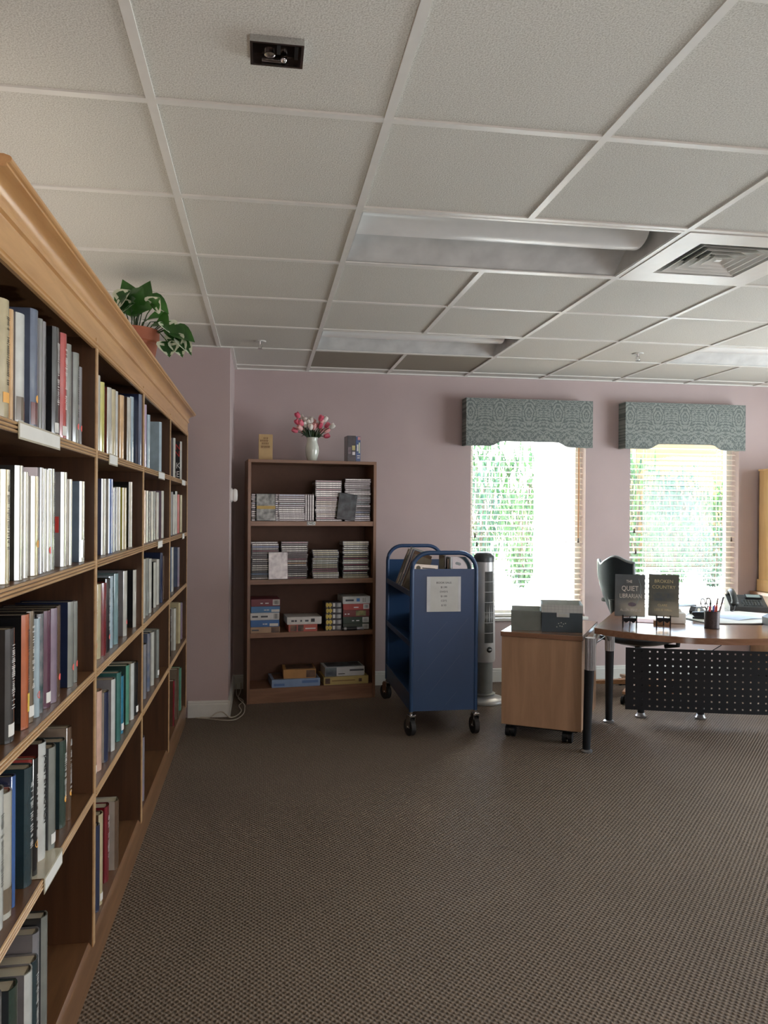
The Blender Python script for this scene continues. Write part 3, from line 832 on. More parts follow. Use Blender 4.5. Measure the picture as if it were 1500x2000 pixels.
# ------------------------------------------------------------------ books
COL = dict(cream=(186, 175, 140), purple=(96, 80, 100), tan=(206, 170, 124), pale=(196, 200, 196), slate=(92, 104, 126), greyg=(126, 130, 124), grey=(130, 130, 134), dark=(52, 54, 56),
           char=(62, 62, 62), black=(26, 27, 29), red=(176, 66, 62), brown=(92, 72, 56), white=(184, 184, 174), steel=(92, 112, 134), orange=(176, 98, 62), greyb=(120, 108, 92), paleb=(160, 180, 190),
           teald=(58, 82, 84), plum=(92, 58, 76), mauve=(132, 118, 134), navy=(36, 46, 74), rose=(176, 112, 104), blue=(62, 98, 156), dteal=(40, 60, 66), dgreen=(48, 66, 58),
           lilac=(178, 160, 184), lime=(190, 186, 96), maroon=(112, 52, 48), darkred=(112, 28, 38), tealg=(116, 146, 150), pink=(204, 170, 152), teal=(58, 110, 104), tealb=(52, 124, 150), green=(84, 142, 120),
           blue2=(66, 112, 160), paleb2=(172, 196, 206), navyr=(70, 74, 100), pinkr=(196, 110, 104))
def jacket(c, rough=.17, art=None):
    """paper jacket under a clear glossy sleeve"""
    key = 'jacket_%s_%s' % (c, art or '')
    if art:
        return mat(key, COL[c], rough=rough, coat=1., rgb2=COL[art], scale=26)
    return mat(key, COL[c], rough=rough, coat=1., var=.09, scale=24)
def spine_x(y, t, b): return -b*min(1., abs(2*y/t))**2.2

def book_parts(root, t, h, D, sp, cv, st, rnd):
    b = min(.009, t*.28); K = 6
    out = [(-D, -t/2)]+[(spine_x(-t/2+t*k/K, t, b), -t/2+t*k/K) for k in range(K+1)]+[(-D, t/2)]
    c = .0028
    inn = [(-D, -t/2+c), (-b-c, -t/2+c)]+[(spine_x(-t/2+t*k/K, t, b)-c, (-t/2+t*k/K)*(1-2*c/t)) for k in range(1, K)]+[(-b-c, t/2-c), (-D, t/2-c)]
    mb = MB()
    n = len(out)
    o0 = [mb.bm.verts.new((p[0], p[1], 0)) for p in out]; o1 = [mb.bm.verts.new((p[0], p[1], h)) for p in out]
    i0 = [mb.bm.verts.new((p[0], p[1], 0)) for p in inn]; i1 = [mb.bm.verts.new((p[0], p[1], h)) for p in inn]
    fs = []
    for k in range(n-1):
        f = mb.bm.faces.new((o0[k], o0[k+1], o1[k+1], o1[k])); f.material_index = 1 if 0 < k < n-2 else 0; fs.append(f)
        f = mb.bm.faces.new((i0[k+1], i0[k], i1[k], i1[k+1])); fs.append(f)
        for a, q in ((o0, i0), (o1, i1)):
            f = mb.bm.faces.new((a[k], a[k+1], q[k+1], q[k])); f.material_index = 1 if 0 < k < n-2 else 0; fs.append(f)
    for k in (0, n-1):
        fs.append(mb.bm.faces.new((o0[k], o1[k], i1[k], i0[k])))
    bmesh.ops.recalc_face_normals(mb.bm, faces=fs)
    art = {'cream': 'white', 'dark': 'slate', 'grey': 'pale'}.get(sp, 'grey') if 'n' in st else None
    ms = jacket(sp, art=art); mc = jacket(cv)
    mb.build('cover', [mc, ms], root, smooth=50)
    MB().box(-D+.005, -b-c-.0006, -t/2+c+.0004, t/2-c-.0004, .0035, h-.0035).build('pages', m_pages, root, smooth=0)
    e = .0006
    def patch(name, z0, z1, ya, yb, m, dot=False):
        mb = MB()
        if dot:
            r_ = (z1-z0)/2; zc = (z0+z1)/2; yc = (ya+yb)/2
            mb.poly([(spine_x(yc+r_*math.cos(2*PI*k/14), t, b)+e, yc+r_*math.cos(2*PI*k/14), zc+r_*math.sin(2*PI*k/14)) for k in range(14)])
        else:
            ys = [ya+(yb-ya)*k/4 for k in range(5)]
            for q, w_ in zip(ys, ys[1:]):
                mb.poly([(spine_x(q, t, b)+e, q, z0), (spine_x(w_, t, b)+e, w_, z0), (spine_x(w_, t, b)+e, w_, z1), (spine_x(q, t, b)+e, q, z1)])
        mb.build(name, m, root, smooth=60)
    w = t*.36
    if 's' in st: patch('spine_dot', .04, .04+min(.017, t*.6), -.001, .001, m_reddot, True)
    if 'o' in st: patch('spine_dot', .06, .06+min(.017, t*.6), -.001, .001, m_orgdot, True)
    if 'w' in st: patch('spine_label', .012, .036, -w, w, m_paper)
    if 'y' in st: patch('title_lettering', h*.14, h*.30, -w*.4, w*.5, m_inkyellow)
    if 't' in st: patch('spine_label', .034, .054, -w, w, m_orgdot)
    if 'b' in st: patch('spine_band', .012, .06, -t*.46, t*.46, jacket('greyb' if sp in ('pale', 'white') else 'maroon'))
    if 'r' in st:
        MB().box(-.075, -b-.004, -t/2-.0008, -t/2-.0001, h*.36, h*.53).build('cover_band', m_inkred, root, smooth=0)
    if 'd' in st:
        s = MB()
        for k in range(int(h/.008)):
            z = .006+k*.008
            s.cyl((-.006, -t*.3, z), (.003, 0, z), .0009, n=5); s.cyl((.003, 0, z), (-.006, t*.3, z), .0009, n=5)
        s.build('spiral_binding', m_black, root, smooth=0)
    if 'l' in st:
        dk = sum(COL[sp]) > 330
        s = MB(); z = h*.86
        while z > h*.3:
            q = rnd.uniform(.0025, .005); hh = w*rnd.choice((.32, .4, .5))
            if rnd.random() > .16:
                for a, bb in ((0, .3), (.68, 1.)) if rnd.random() > .35 else ((.35, .65),):
                    s.poly([(spine_x(-hh, t, b)*.6+e, -hh, z-q*bb), (e, hh, z-q*bb), (e, hh, z-q*a), (spine_x(-hh, t, b)*.6+e, -hh, z-q*a)])
            z -= q+.0016
        s.build('title_lettering', m_inkblack if dk else m_inkwhite, root, smooth=0)
    if 'j' in st:
        text('title_lettering', 'JANET EVANOVICH', t*.62, m_inkblack, root, frame((e+.0004, 0, h*.60), (0, 0, -1), (0, 1, 0), (1, 0, 0)), sx=.62)
    if 'a' in st:
        for s_, zf, m in (('AN', .85, m_inkred), ('EN', .67, m_inkred), ('NK', .37, m_inkwhite), ('CE', .15, m_inkwhite)):
            text('cover_title', s_, .05, m, root, frame((-.035, -t/2-.0006, h*zf), (1, 0, 0), (0, 0, 1), (0, -1, 0)), sx=.8)
SHN = ['top shelf', 'second shelf', 'third shelf', 'fourth shelf', 'bottom shelf']
BAYN = ['nearest bay', 'second bay', 'third bay', 'pillar-end bay']
ROWZ = SHELF+[ZBOT]
rnd = random.Random(5)
for (bay, row), L in BOOKS.items():
    z = ROWZ[row]+.0006
    lo, hi = DIV[bay]+.016, DIV[bay+1]-.016
    prev = lo
    for k, (ya, gap, h, sp, cv, st, look) in enumerate(L):
        xs_ = -.488
        if ya > hi:
            xs_ *= hi/ya; ya = hi
        t = min(gap-.0015, .047 if bay == 0 else (.050 if bay == 1 else .052))
        ya = max(ya, prev+t+.001); prev = ya
        xs_ += rnd.uniform(-.005, .003) if row < 4 else rnd.uniform(-.012, .006)
        D = min(rnd.uniform(.145, .165)*(h/.235), .21)
        r = thing('book', '%s book, %s along %s of %s in long bookcase' % (look, ORD[k+1], SHN[row], BAYN[bay]), 'book', (xs_, ya-t/2, z), (0, 0, R(rnd.uniform(-1.2, 1.2)) if gap > t+.01 else 0), group='books on %s of %s' % (SHN[row], BAYN[bay]))
        book_parts(r, t, h, D, sp, cv, st, rnd)

# ------------------------------------------------------------------ potted pothos on the bookcase
px, py, pz = -.578, 3.60, 1.862
pl_ = thing('potted_plant', 'pothos with variegated leaves in a terracotta pot on the long bookcase', 'plant', (px, py, pz))
MB().lathe([(.070, 0), (.105, .20), (.108, .215), (.116, .22), (.116, .272), (.106, .272), (.102, .24)], 32, cap=False).build('pot', m_terra, pl_, smooth=40)
MB().lathe([(0, .232), (.101, .232)], 24).build('soil', m_soil, pl_)
fol = MB(); stm = MB()
def leaf(mb, base, tip, width, nrm, var=False, curl=.25):
    base, tip = Vector(base), Vector(tip); d = tip-base; Ln = d.length; d.normalize()
    s = d.cross(Vector(nrm)).normalized(); nn = s.cross(d).normalized()
    pr = [(0, .06), (.06, .55), (.18, .92), (.34, 1.), (.52, .88), (.70, .62), (.86, .30), (1., .0)]
    rows = []
    for u, wv in pr:
        c = base+d*(u*Ln)+nn*(-curl*Ln*u*u*.6)
        row = []
        for k in (-1., -.72, -.3, 0, .3, .72, 1.):
            row.append(mb.bm.verts.new(c+s*(k*wv*width/2)+nn*(abs(k)**1.3*wv*width*.16)))
        rows.append(row)
    for i, (a, b) in enumerate(zip(rows, rows[1:])):
        for k in range(6):
            f = mb.bm.faces.new((a[k], a[k+1], b[k+1], b[k]))
            f.material_index = 1 if var and k in (0, 5) else (1 if var and i in (2, 5) and k in (1, 4) else 0)
lv = [  # base, tip, width, up normal, variegated  (relative to the pot)
 ((.02, .0, .30), (-.03, -.05, .44), .12, (.2, -1, .3), False), ((.03, -.02, .31), (.07, -.03, .45), .11, (-.2, -1, .4), False), ((.06, -.02, .42), (.165, -.02, .36), .115, (.7, -.6, .5), False),
 ((-.02, -.05, .30), (.02, -.14, .34), .12, (0, -.9, .6), False), ((-.06, -.06, .33), (.0, -.11, .38), .10, (-.3, -.9, .4), True), ((-.05, -.08, .30), (.02, -.11, .33), .10, (0, -.8, .6), True),
 ((.02, -.05, .32), (.09, -.10, .31), .12, (.2, -.9, .4), False), ((.07, -.02, .31), (.14, -.05, .30), .12, (.4, -.8, .4), False), ((.10, -.03, .31), (.165, -.05, .255), .11, (.6, -.7, .4), True),
 ((.13, -.03, .27), (.255, -.05, .235), .125, (.2, -.7, .7), False), ((.12, -.05, .22), (.15, -.09, .15), .10, (.2, -1, .2), True), ((.15, -.04, .23), (.205, -.07, .155), .085, (.3, -.9, .2), True),
 ((.16, -.03, .25), (.245, -.06, .17), .08, (.5, -.8, .3), True), ((.15, -.03, .26), (.17, -.06, .18), .09, (-.1, -1, .1), True), ((-.08, .0, .32), (-.16, -.05, .34), .10, (-.3, -.6, .7), False),
 ((.0, .06, .30), (-.06, .14, .40), .12, (0, .6, .7), False), ((.05, .07, .30), (.13, .14, .34), .12, (.3, .4, .8), False), ((.03, .03, .33), (.05, .04, .455), .07, (.2, -1, .1), False),
 ((.0, -.03, .33), (.05, -.08, .40), .11, (.1, -1, .3), False), ((.09, -.05, .33), (.125, -.1, .35), .09, (.4, -.8, .3), True), ((.13, -.03, .29), (.20, -.06, .215), .10, (.3, -.9, .3), False)]
for b, tp, wd, nr, va in lv:
    k_ = .045 if tp[0] < .14 else .0; s_ = .035 if tp[0] > .13 and b[2] < .33 else 0
    b = (b[0]+s_, b[1], b[2]+k_*.8); tp = (tp[0]+s_*.6, tp[1], tp[2]+k_)
    leaf(fol, b, tp, wd, nr, va)
    stm.tube([(b[0]*.3, b[1]*.3, .236), (b[0]*.75, b[1]*.75, (b[2]+.27)/2+.02), b], .0025, 5)
fol.build('foliage', [m_leaf, m_leafw], pl_, smooth=60)
stm.build('stem', m_stem, pl_)
# ------------------------------------------------------------------ the DVD bookcase
TH = R(5.917)
def Wd(u, d, z): return Vector((-.104+u*math.cos(TH)-d*math.sin(TH), 5.462+u*math.sin(TH)+d*math.cos(TH), z))
dv = thing('bookcase', 'open cherry bookcase of stacked film cases and puzzle boxes by the back wall', 'bookcase', Wd(0, 0, 0), TH)
BW, BD, BH = .91, .29, 1.69
for a in (0, BW-.02):
    MB().box(a, a+.02, 0, BD, 0, BH-.022).build('side_panel', m_dvdwoodv, dv, smooth=0)
MB().box(0, BW, 0, BD, BH-.022, BH, bev=.0015).build('top_panel', m_dvdwood, dv, smooth=0)
MB().box(.02, BW-.02, BD-.008, BD-.001, .0, BH-.022).build('back_panel', mat('bookcase_backing', (92, 62, 44), rough=.6), dv, smooth=0)
DS = [1.262, .856, .487]
for z in DS:
    MB().box(.0203, BW-.0203, .004, BD-.0085, z-.033, z, bev=.001).build('shelf', m_dvdwood, dv, smooth=0)
MB().box(.0203, BW-.0203, .004, BD-.0085, .082, .102).build('shelf', m_dvdwood, dv, smooth=0)
MB().box(.0203, BW-.0203, .004, .022, 0, .0817).build('kick_board', m_dvdwood, dv, smooth=0)
sg = thing('shelf_label', 'small white label reading DVD on the upper shelf edge', 'label', Wd(.44, .0035, 1.247), TH)
MB().box(-.030, .030, -.0012, 0, -.012, .013).build('card', m_paper, sg, smooth=0)
text('lettering', "DVD,", .026, m_inkblack, sg, frame((0, -.0016, 0), (1, 0, 0), (0, 0, 1), (0, -1, 0)), ext=.0003)

# film cases
FC = dict(black=(30, 31, 33), smoke=(58, 62, 64), silver=(150, 152, 150), navy=(44, 56, 84), red=(132, 48, 46), white=(206, 206, 198), teal=(72, 110, 112), tan=(176, 142, 102), wine=(104, 50, 62), blue=(86, 116, 150), cream=(170, 164, 136))
protos = {}
def film_case(shell, insert):
    """a closed case lying flat: spine towards -y"""
    k = (shell, insert)
    if k in protos: return protos[k]
    ms = mat('case_shell_'+shell, FC[shell], rough=.22, coat=.4)
    mi = mat('case_insert_'+insert, FC[insert], rough=.2, coat=.6, var=.3, scale=90, stretch=(1, 1, .1))
    a = MB(); a.box(-.095, .095, .0, .1345, 0, .0138, bev=.0012)
    b = MB(); b.box(-.088, .088, -.0006, .0, .0032, .0104)
    protos[k] = (a, b, ms, mi)
    return protos[k]
def new_case(shell, insert):
    r = bpy.data.objects.new('film_case', None); C.objects.link(r); r['category'] = 'film case'
    a, b, ms, mi = film_case(shell, insert)
    a.build('case_shell', ms, r, smooth=0); b.build('spine_insert', mi, r, smooth=0)
    del protos[(shell, insert)]
    return r
bank = {}
rf = random.Random(3)
PAL = {'d': [('black', 'smoke'), ('black', 'silver'), ('black', 'white'), ('black', 'teal'), ('smoke', 'silver'), ('black', 'navy'), ('black', 'blue'), ('black', 'white'), ('black', 'smoke')],
       'm': [('black', 'white'), ('black', 'silver'), ('black', 'tan'), ('black', 'wine'), ('black', 'black'), ('navy', 'blue'), ('black', 'smoke'), ('black', 'white')],
       'w': [('smoke', 'white'), ('silver', 'white'), ('smoke', 'cream'), ('black', 'white'), ('smoke', 'silver'), ('silver', 'cream'), ('black', 'wine')],
       'r': [('silver', 'white'), ('smoke', 'wine'), ('smoke', 'cream'), ('black', 'wine'), ('silver', 'cream'), ('black', 'white'), ('smoke', 'red')]}
CW = dict(black='black', smoke='grey', silver='silver', white='white', navy='navy', teal='teal', blue='blue', tan='tan', wine='wine', cream='cream', red='red')
def put_case(shell, insert, loc, rot, label, group):
    k = (shell, insert)
    if k not in bank:
        o = new_case(*k); bank[k] = o
        o.location = loc; o.rotation_euler = rot; o['label'] = label; o['group'] = group
        return o
    return dup(bank[k], loc, tuple(rot), label, group)
def stack(name, shelf, zi, u0, u1, n, pal, d0=.05, skip=()):
    z = DS[zi]+.0005
    for k in range(n):
        sh, ins = rf.choice(PAL[pal])
        uc = (u0+u1)/2+rf.uniform(-.004, .004)
        d = d0+rf.uniform(-.006, .006)
        lab = '%s %s-spined film case, %s up in the %s stack, %s' % ({'black': 'black', 'smoke': 'smoky', 'silver': 'pale', 'navy': 'navy'}[sh], CW[ins], ORD[k+1], name, shelf)
        put_case(sh, ins, Wd(uc, d, z), (0, 0, TH+R(rf.uniform(-1.2, 1.2))), lab, 'film cases stacked on the %s' % shelf)
        z += .0146
US, LS = 'upper DVD shelf', 'lower DVD shelf'
stack('pillar-side', US, 0, .028, .218, 13, 'd', .055)
stack('second', US, 0, .2195, .400, 13, 'd')
stack('third', US, 0, .478, .668, 20, 'w')
stack('tall last', US, 0, .688, .878, 21, 'd')
stack('pillar-side', LS, 1, .028, .218, 18, 'm', .055)
stack('second', LS, 1, .234, .424, 18, 'm', .052)
stack('third', LS, 1, .458, .648, 14, 'w')
stack('last', LS, 1, .678, .868, 18, 'r')
# boxed set standing between the second and third stacks
for k, u in enumerate((.404, .4205, .437, .4535)):
    M = Matrix.Rotation(TH, 4, 'Z') @ Matrix.Rotation(R(90), 4, 'Y')
    e = M.to_euler()
    put_case('black', 'silver' if k != 3 else 'white', Wd(u, .05, DS[0]+.0960), (e.x, e.y, e.z), '%s upright film case beside the third stack, %s from the second stack' % ('black' if k != 3 else 'white-spined', ORD[k+1]), 'upright film cases on the upper DVD shelf')
# cases standing with their fronts showing
m_art1 = mat('grey_cover_art', (96, 98, 98), rough=.2, coat=.5, rgb2=(176, 178, 172), scale=26)
m_art2 = mat('dark_cover_art', (40, 44, 48), rough=.2, coat=.5, rgb2=(84, 90, 94), scale=20)
def faceout(u, d, zi, art, label, band=None, ry=0.):
    r = thing('film_case', label, 'film case', Wd(u, d, DS[zi]+.002+abs(ry)*.0013), (R(-5), R(ry), TH), group='film cases standing with their covers showing')
    MB().box(-.0675, .0675, 0, .0138, 0, .19, bev=.0012).build('case_shell', mat('case_shell_black', FC['black']), r, smooth=0)
    MB().box(-.064, .064, -.0006, 0, .003, .187).build('cover_sheet', art, r, smooth=0)
    if band: MB().box(-.064, .064, -.0012, -.0006, .083, .105).build('cover_band', band, r, smooth=0)
faceout(.125, .008, 0, m_art1, 'film case with grey cover and yellow band on the upper DVD shelf', mat('mustard_band', (190, 160, 90), rough=.4))
faceout(.688, .008, 0, m_art2, 'dark film case with pale figure leaning on the tall last stack', None, 7)
faceout(.212, .008, 1, m_art1, 'film case with plain grey cover on the lower DVD shelf')

# puzzle boxes
def puzzle(name, u0, u1, z0, h, rgb, label, d0=.012, depth=.20, yaw=0., top=None, deco=()):
    uc = (u0+u1)/2; w_ = (u1-u0)/2
    r = thing(name, label, 'puzzle box', Wd(uc, d0+depth/2, z0), TH+R(yaw))
    m = mat('box_%d_%d_%d' % rgb, rgb, rough=.4, coat=.15)
    MB().box(-w_+.002, w_-.002, -depth/2+.002, depth/2-.002, 0, h*.5).build('tray', m, r, smooth=0)
    MB().box(-w_, w_, -depth/2, depth/2, h*.12, h, bev=.0012).build('lid', m, r, smooth=0)
    if top: MB().box(-w_+.02, w_-.012, -depth/2+.03, depth/2-.012, h, h+.0008).build('lid_picture', top, r, smooth=0)
    for k, (nm, a, b, c, d, mm) in enumerate(deco):
        MB().box(-w_+a*2*w_, -w_+b*2*w_, -depth/2-.0010, -depth/2-.0003, h*c, h*d).build(nm, mm, r, smooth=0)
    return r
p_code = mat('code_panel_white', (214, 214, 208), rough=.5); p_grey = mat('code_bars', (96, 98, 100), rough=.6, rgb2=(196, 196, 192), scale=60, stretch=(1, 1, .05))
p_pic = mat('dark_scene_picture', (52, 40, 34), rough=.4, rgb2=(120, 92, 70), scale=16)
p_pic2 = mat('mountain_picture', (40, 52, 62), rough=.4, rgb2=(110, 124, 128), scale=12)
p_white = mat('small_white_print', (210, 212, 210), rough=.5)
p_green = mat('green_scene_picture', (70, 84, 52), rough=.4, rgb2=(140, 132, 88), scale=20)
def codes(a, b): return [('barcode', a, b, .14, .92, p_code), ('barcode_bars', a+.03, b-.03, .28, .80, p_grey)]
def marks(*xs): return [('lettering', a, b, .35, .5, p_white) for a, b in xs]
def dmarks(*xs): return [('lettering', a, b, .36, .6, mat('dark_small_print', (74, 78, 84), rough=.6)) for a, b in xs]
b0 = DS[2]+.0006
def pile(spec, u_off=0):
    z = b0
    for (u0, u1, h, rgb, label, deco, yaw) in spec:
        puzzle('puzzle_box', u0, u1, z, h, rgb, label, d0=.012+abs(yaw)*.001, yaw=yaw, deco=deco); z += h+.0009
pile([(.024, .226, .040, (168, 140, 110), 'tan puzzle box at the bottom of the stack by the upright edge', [('picture', .70, .98, .05, .95, p_pic)]+dmarks((.04, .28)), 0),
      (.024, .222, .047, (52, 104, 162), 'blue puzzle box second from bottom, under the white one', [('patch', .66, .96, .1, .5, p_code)]+marks((.42, .48), (.5, .58)), 0),
      (.022, .222, .050, (204, 206, 204), 'white puzzle box in the middle of the left puzzle stack', [('barcode', .80, .97, .15, .85, p_grey)]+dmarks((.06, .26), (.36, .6)), 0),
      (.026, .226, .043, (70, 124, 172), 'lighter blue puzzle box under the maroon one', [('patch', .70, .98, .1, .5, p_code)]+marks((.45, .52), (.54, .62)), 0),
      (.026, .228, .050, (112, 40, 52), 'maroon puzzle box on top of the left puzzle stack', codes(.74, .98)+marks((.32, .40), (.48, .60)), 0)])
pile([(.287, .490, .050, (176, 84, 70), 'red puzzle box with portraits beneath the wide white box', [('picture', .06, .28, .06, .94, p_pic), ('picture', .32, .52, .06, .94, p_pic)]+marks((.58, .94)), 0),
      (.276, .520, .052, (208, 206, 200), 'wide white puzzle box lying on the red one', dmarks((.12, .20), (.22, .28), (.38, .43), (.52, .62))+[('badge', .69, .80, .3, .75, mat('dark_badge', (50, 50, 54)))], 0)])
m_ylw = mat('yellow_jigsaw_print', (214, 190, 92), rough=.5)
z = b0
for k in range(5):
    lab = ('lowest small black box with yellow jigsaw print', 'small black yellow-printed box, second from the shelf', 'small black yellow-printed box in the middle of five', 'small black yellow-printed box, second from the top', 'topmost small black box with yellow jigsaw print')[k]
    deco = [('jigsaw_print', .03, .40, .30, .78, m_ylw), ('jigsaw_knob', .06, .16, .1, .92, m_ylw), ('jigsaw_knob', .24, .34, .1, .92, m_ylw), ('lettering', .46, .60, .2, .85, p_code), ('lettering', .64, .96, .15, .85, p_grey)]
    r = puzzle('puzzle_box', .547+.002*(k % 2), .664+.002*(k % 2), z, .0395, (44, 44, 50), lab, deco=deco, depth=.12); r['group'] = 'small black and yellow puzzle boxes in one stack'; z += .0403
pile([(.675, .866, .045, (62, 70, 58), 'dark green puzzle box at the bottom of the right puzzle stack', codes(.74, .98), 0),
      (.675, .866, .047, (56, 70, 58), 'dark green puzzle box under the red pictorial one', codes(.74, .98)+marks((.34, .42), (.5, .62)), 0),
      (.675, .868, .048, (116, 58, 56), 'dark red puzzle box with landscape print in the right puzzle stack', [('picture', .48, .86, .15, .9, p_green)]+marks((.06, .12), (.17, .24)), 0),
      (.675, .868, .043, (168, 76, 70), 'brighter red puzzle box under the white one on the right stack', codes(.76, .98)+marks((.4, .58)), 0),
      (.672, .872, .052, (204, 206, 204), 'white puzzle box with blue star on top of the right stack', [('star_mark', .50, .62, .3, .75, mat('blue_star_print', (70, 120, 180)))]+[('barcode', .72, .84, .2, .8, p_grey)]+dmarks((.1, .4)), 0)])
# flashlight lying in front of the right stack
fl = thing('flashlight', 'black and silver cylinder lying before the green puzzle boxes', 'flashlight', Wd(.665, -.006, DS[2]+.0136), TH)
MB().cyl((0.0, 0, 0), (.105, 0, 0), .0125, n=20).build('barrel', m_black, fl)
MB().cyl((.105, 0, 0), (.155, 0, 0), .0125, .013, n=20).build('head', m_alu, fl)
MB().cyl((.012, 0, 0), (.03, 0, 0), .0131, n=20).build('ring', m_alu, fl)
# four boxes on the bottom shelf
bz = .1026
puzzle('puzzle_box', .172, .512, bz, .054, (132, 160, 196), 'light blue puzzle box beneath the tilted tan box, bottom shelf', d0=.008, depth=.235, deco=[('lettering', .62, .96, .45, .8, mat('blue_print', (90, 124, 176))), ('lettering', .04, .26, .2, .5, mat('blue_print', (90, 124, 176)))], top=p_pic)
puzzle('puzzle_box', .262, .490, bz+.0556, .062, (186, 142, 86), 'tan puzzle box turned askew on the light blue one', d0=.022, depth=.20, yaw=-4, deco=[('picture', .70, .98, .1, .9, p_pic)], top=p_pic)
puzzle('puzzle_box', .538, .862, bz, .056, (186, 168, 104), 'yellow puzzle box beneath the landscape box, bottom shelf', d0=.008, depth=.23, deco=[('picture', .03, .14, .15, .85, p_pic), ('lettering', .18, .70, .46, .56, mat('brown_print', (120, 92, 48))), ('badge', .78, .85, .3, .7, p_pic)])
puzzle('puzzle_box', .549, .836, bz+.0576, .064, (196, 200, 202), 'white landscape puzzle box lying on the yellow one', d0=.02, depth=.19, deco=[('picture', 0.005, .29, .03, .97, p_pic2), ('lettering', .62, .98, .52, .72, mat('dark_small_print', (74, 78, 84))), ('lettering', .33, .50, .22, .3, m_inkblack)], top=p_pic2)

# on top: two standing boxes, small tan box and the vase of tulips
zt = BH+.0006
r = thing('box', 'small tan box with brown lettering standing on the DVD bookcase', 'box', Wd(.125, .06, zt), TH+R(-4))
m_tanbox = mat('kraft_tan_card', (190, 162, 116), rough=.6)
MB().box(-.048, .048, 0, .05, 0, .178, bev=.0015).build('carton', m_tanbox, r, smooth=0)
m_brp = mat('brown_lettering', (110, 74, 46), rough=.7)
for zz, a, b, hh in ((.150, -.012, .014, .012), (.132, -.034, .012, .015), (.113, -.022, .022, .014), (.090, -.028, .026, .017)):
    x = a-.004; t_ = MB()
    while x < b:
        q = rf.uniform(.004, .008); t_.box(x, x+q*.5, -.0008, -.0002, zz-hh/2, zz+hh/2).box(x, x+q, -.0008, -.0002, zz+hh*.1, zz+hh*.3); x += q+.003
    t_.build('lettering', m_brp, r, smooth=0)
def stand_box(u, w_, h, dp, rgb, label, deco):
    r = thing('box', label, 'box', Wd(u, .05, zt), TH)
    MB().box(-w_/2, w_/2, 0, dp, 0, h, bev=.0012).build('carton', mat('carton_%d_%d_%d' % rgb, rgb, rough=.3, coat=.4, var=.35, scale=40), r, smooth=0)
    for nm, a, b, c, d, mm in deco:
        MB().box(-w_/2+a*w_, -w_/2+b*w_, -.0009, -.0002, c*h, d*h).build(nm, mm, r, smooth=0)
stand_box(.737, .060, .186, .12, (46, 46, 52), 'black picture box standing on the DVD bookcase beside a blue one', [('picture', .55, .92, .44, .62, mat('yellow_photo', (196, 188, 130), var=.3)), ('picture', .58, .92, .26, .38, mat('white_photo', (208, 204, 206), var=.3)), ('picture', .08, .44, .30, .56, mat('mauve_photo', (120, 108, 116), var=.4))])
stand_box(.785, .034, .182, .12, (52, 82, 128), 'narrow blue box standing on the DVD bookcase beside a black one', [('lettering', .22, .52, .42, .68, m_inkwhite), ('lettering', .62, .88, .34, .76, mat('pale_green_print', (206, 216, 180))), ('lettering', .25, .9, .22, .25, m_inkwhite), ('lettering', .3, .85, .14, .17, m_inkwhite), ('picture', .4, .95, .86, .98, mat('pink_photo', (206, 150, 150), var=.3))])
vs = thing('vase', 'white ceramic vase holding pink and white tulips', 'vase', Wd(.462, .12, zt))
m_cer = mat('white_glaze', (214, 220, 208), rough=.15, coat=.6, var=.03)
MB().lathe([(.030, 0), (.034, .006), (.044, .04), (.050, .075), (.047, .105), (.038, .135), (.036, .15), (.042, .170), (.039, .170), (.033, .15), (.035, .135), (.043, .105), (.0, .02)], 32, cap=False).build('body', m_cer, vs, smooth=60)
m_pink = mat('deep_pink_petal', (206, 70, 100), rough=.6, rgb2=(232, 130, 146), scale=20)
m_lpink = mat('pale_pink_petal', (232, 160, 160), rough=.6, rgb2=(240, 196, 190), scale=20)
m_wpet = mat('white_petal', (226, 222, 212), rough=.6, rgb2=(240, 236, 228), scale=20)
TUL = [(300, 230, 'p'), (290, 420, 'p'), (385, 440, 'p'), (240, 630, 'p'), (350, 575, 'l'), (790, 370, 'l'), (930, 290, 'p'), (960, 385, 'l'), (930, 475, 'p'), (1140, 460, 'p'), (985, 600, 'l'), (1130, 600, 'l'), (1155, 740, 'p'), (830, 465, 'l'),
       (450, 250, 'w'), (540, 330, 'w'), (490, 470, 'w'), (620, 400, 'w'), (685, 330, 'w'), (680, 450, 'w'), (740, 520, 'l'), (1070, 300, 'w'), (1240, 500, 'w'), (480, 610, 'l'), (640, 535, 'w')]
vc = Wd(.462, .12, zt+.165)
rt = random.Random(8)
used = {}
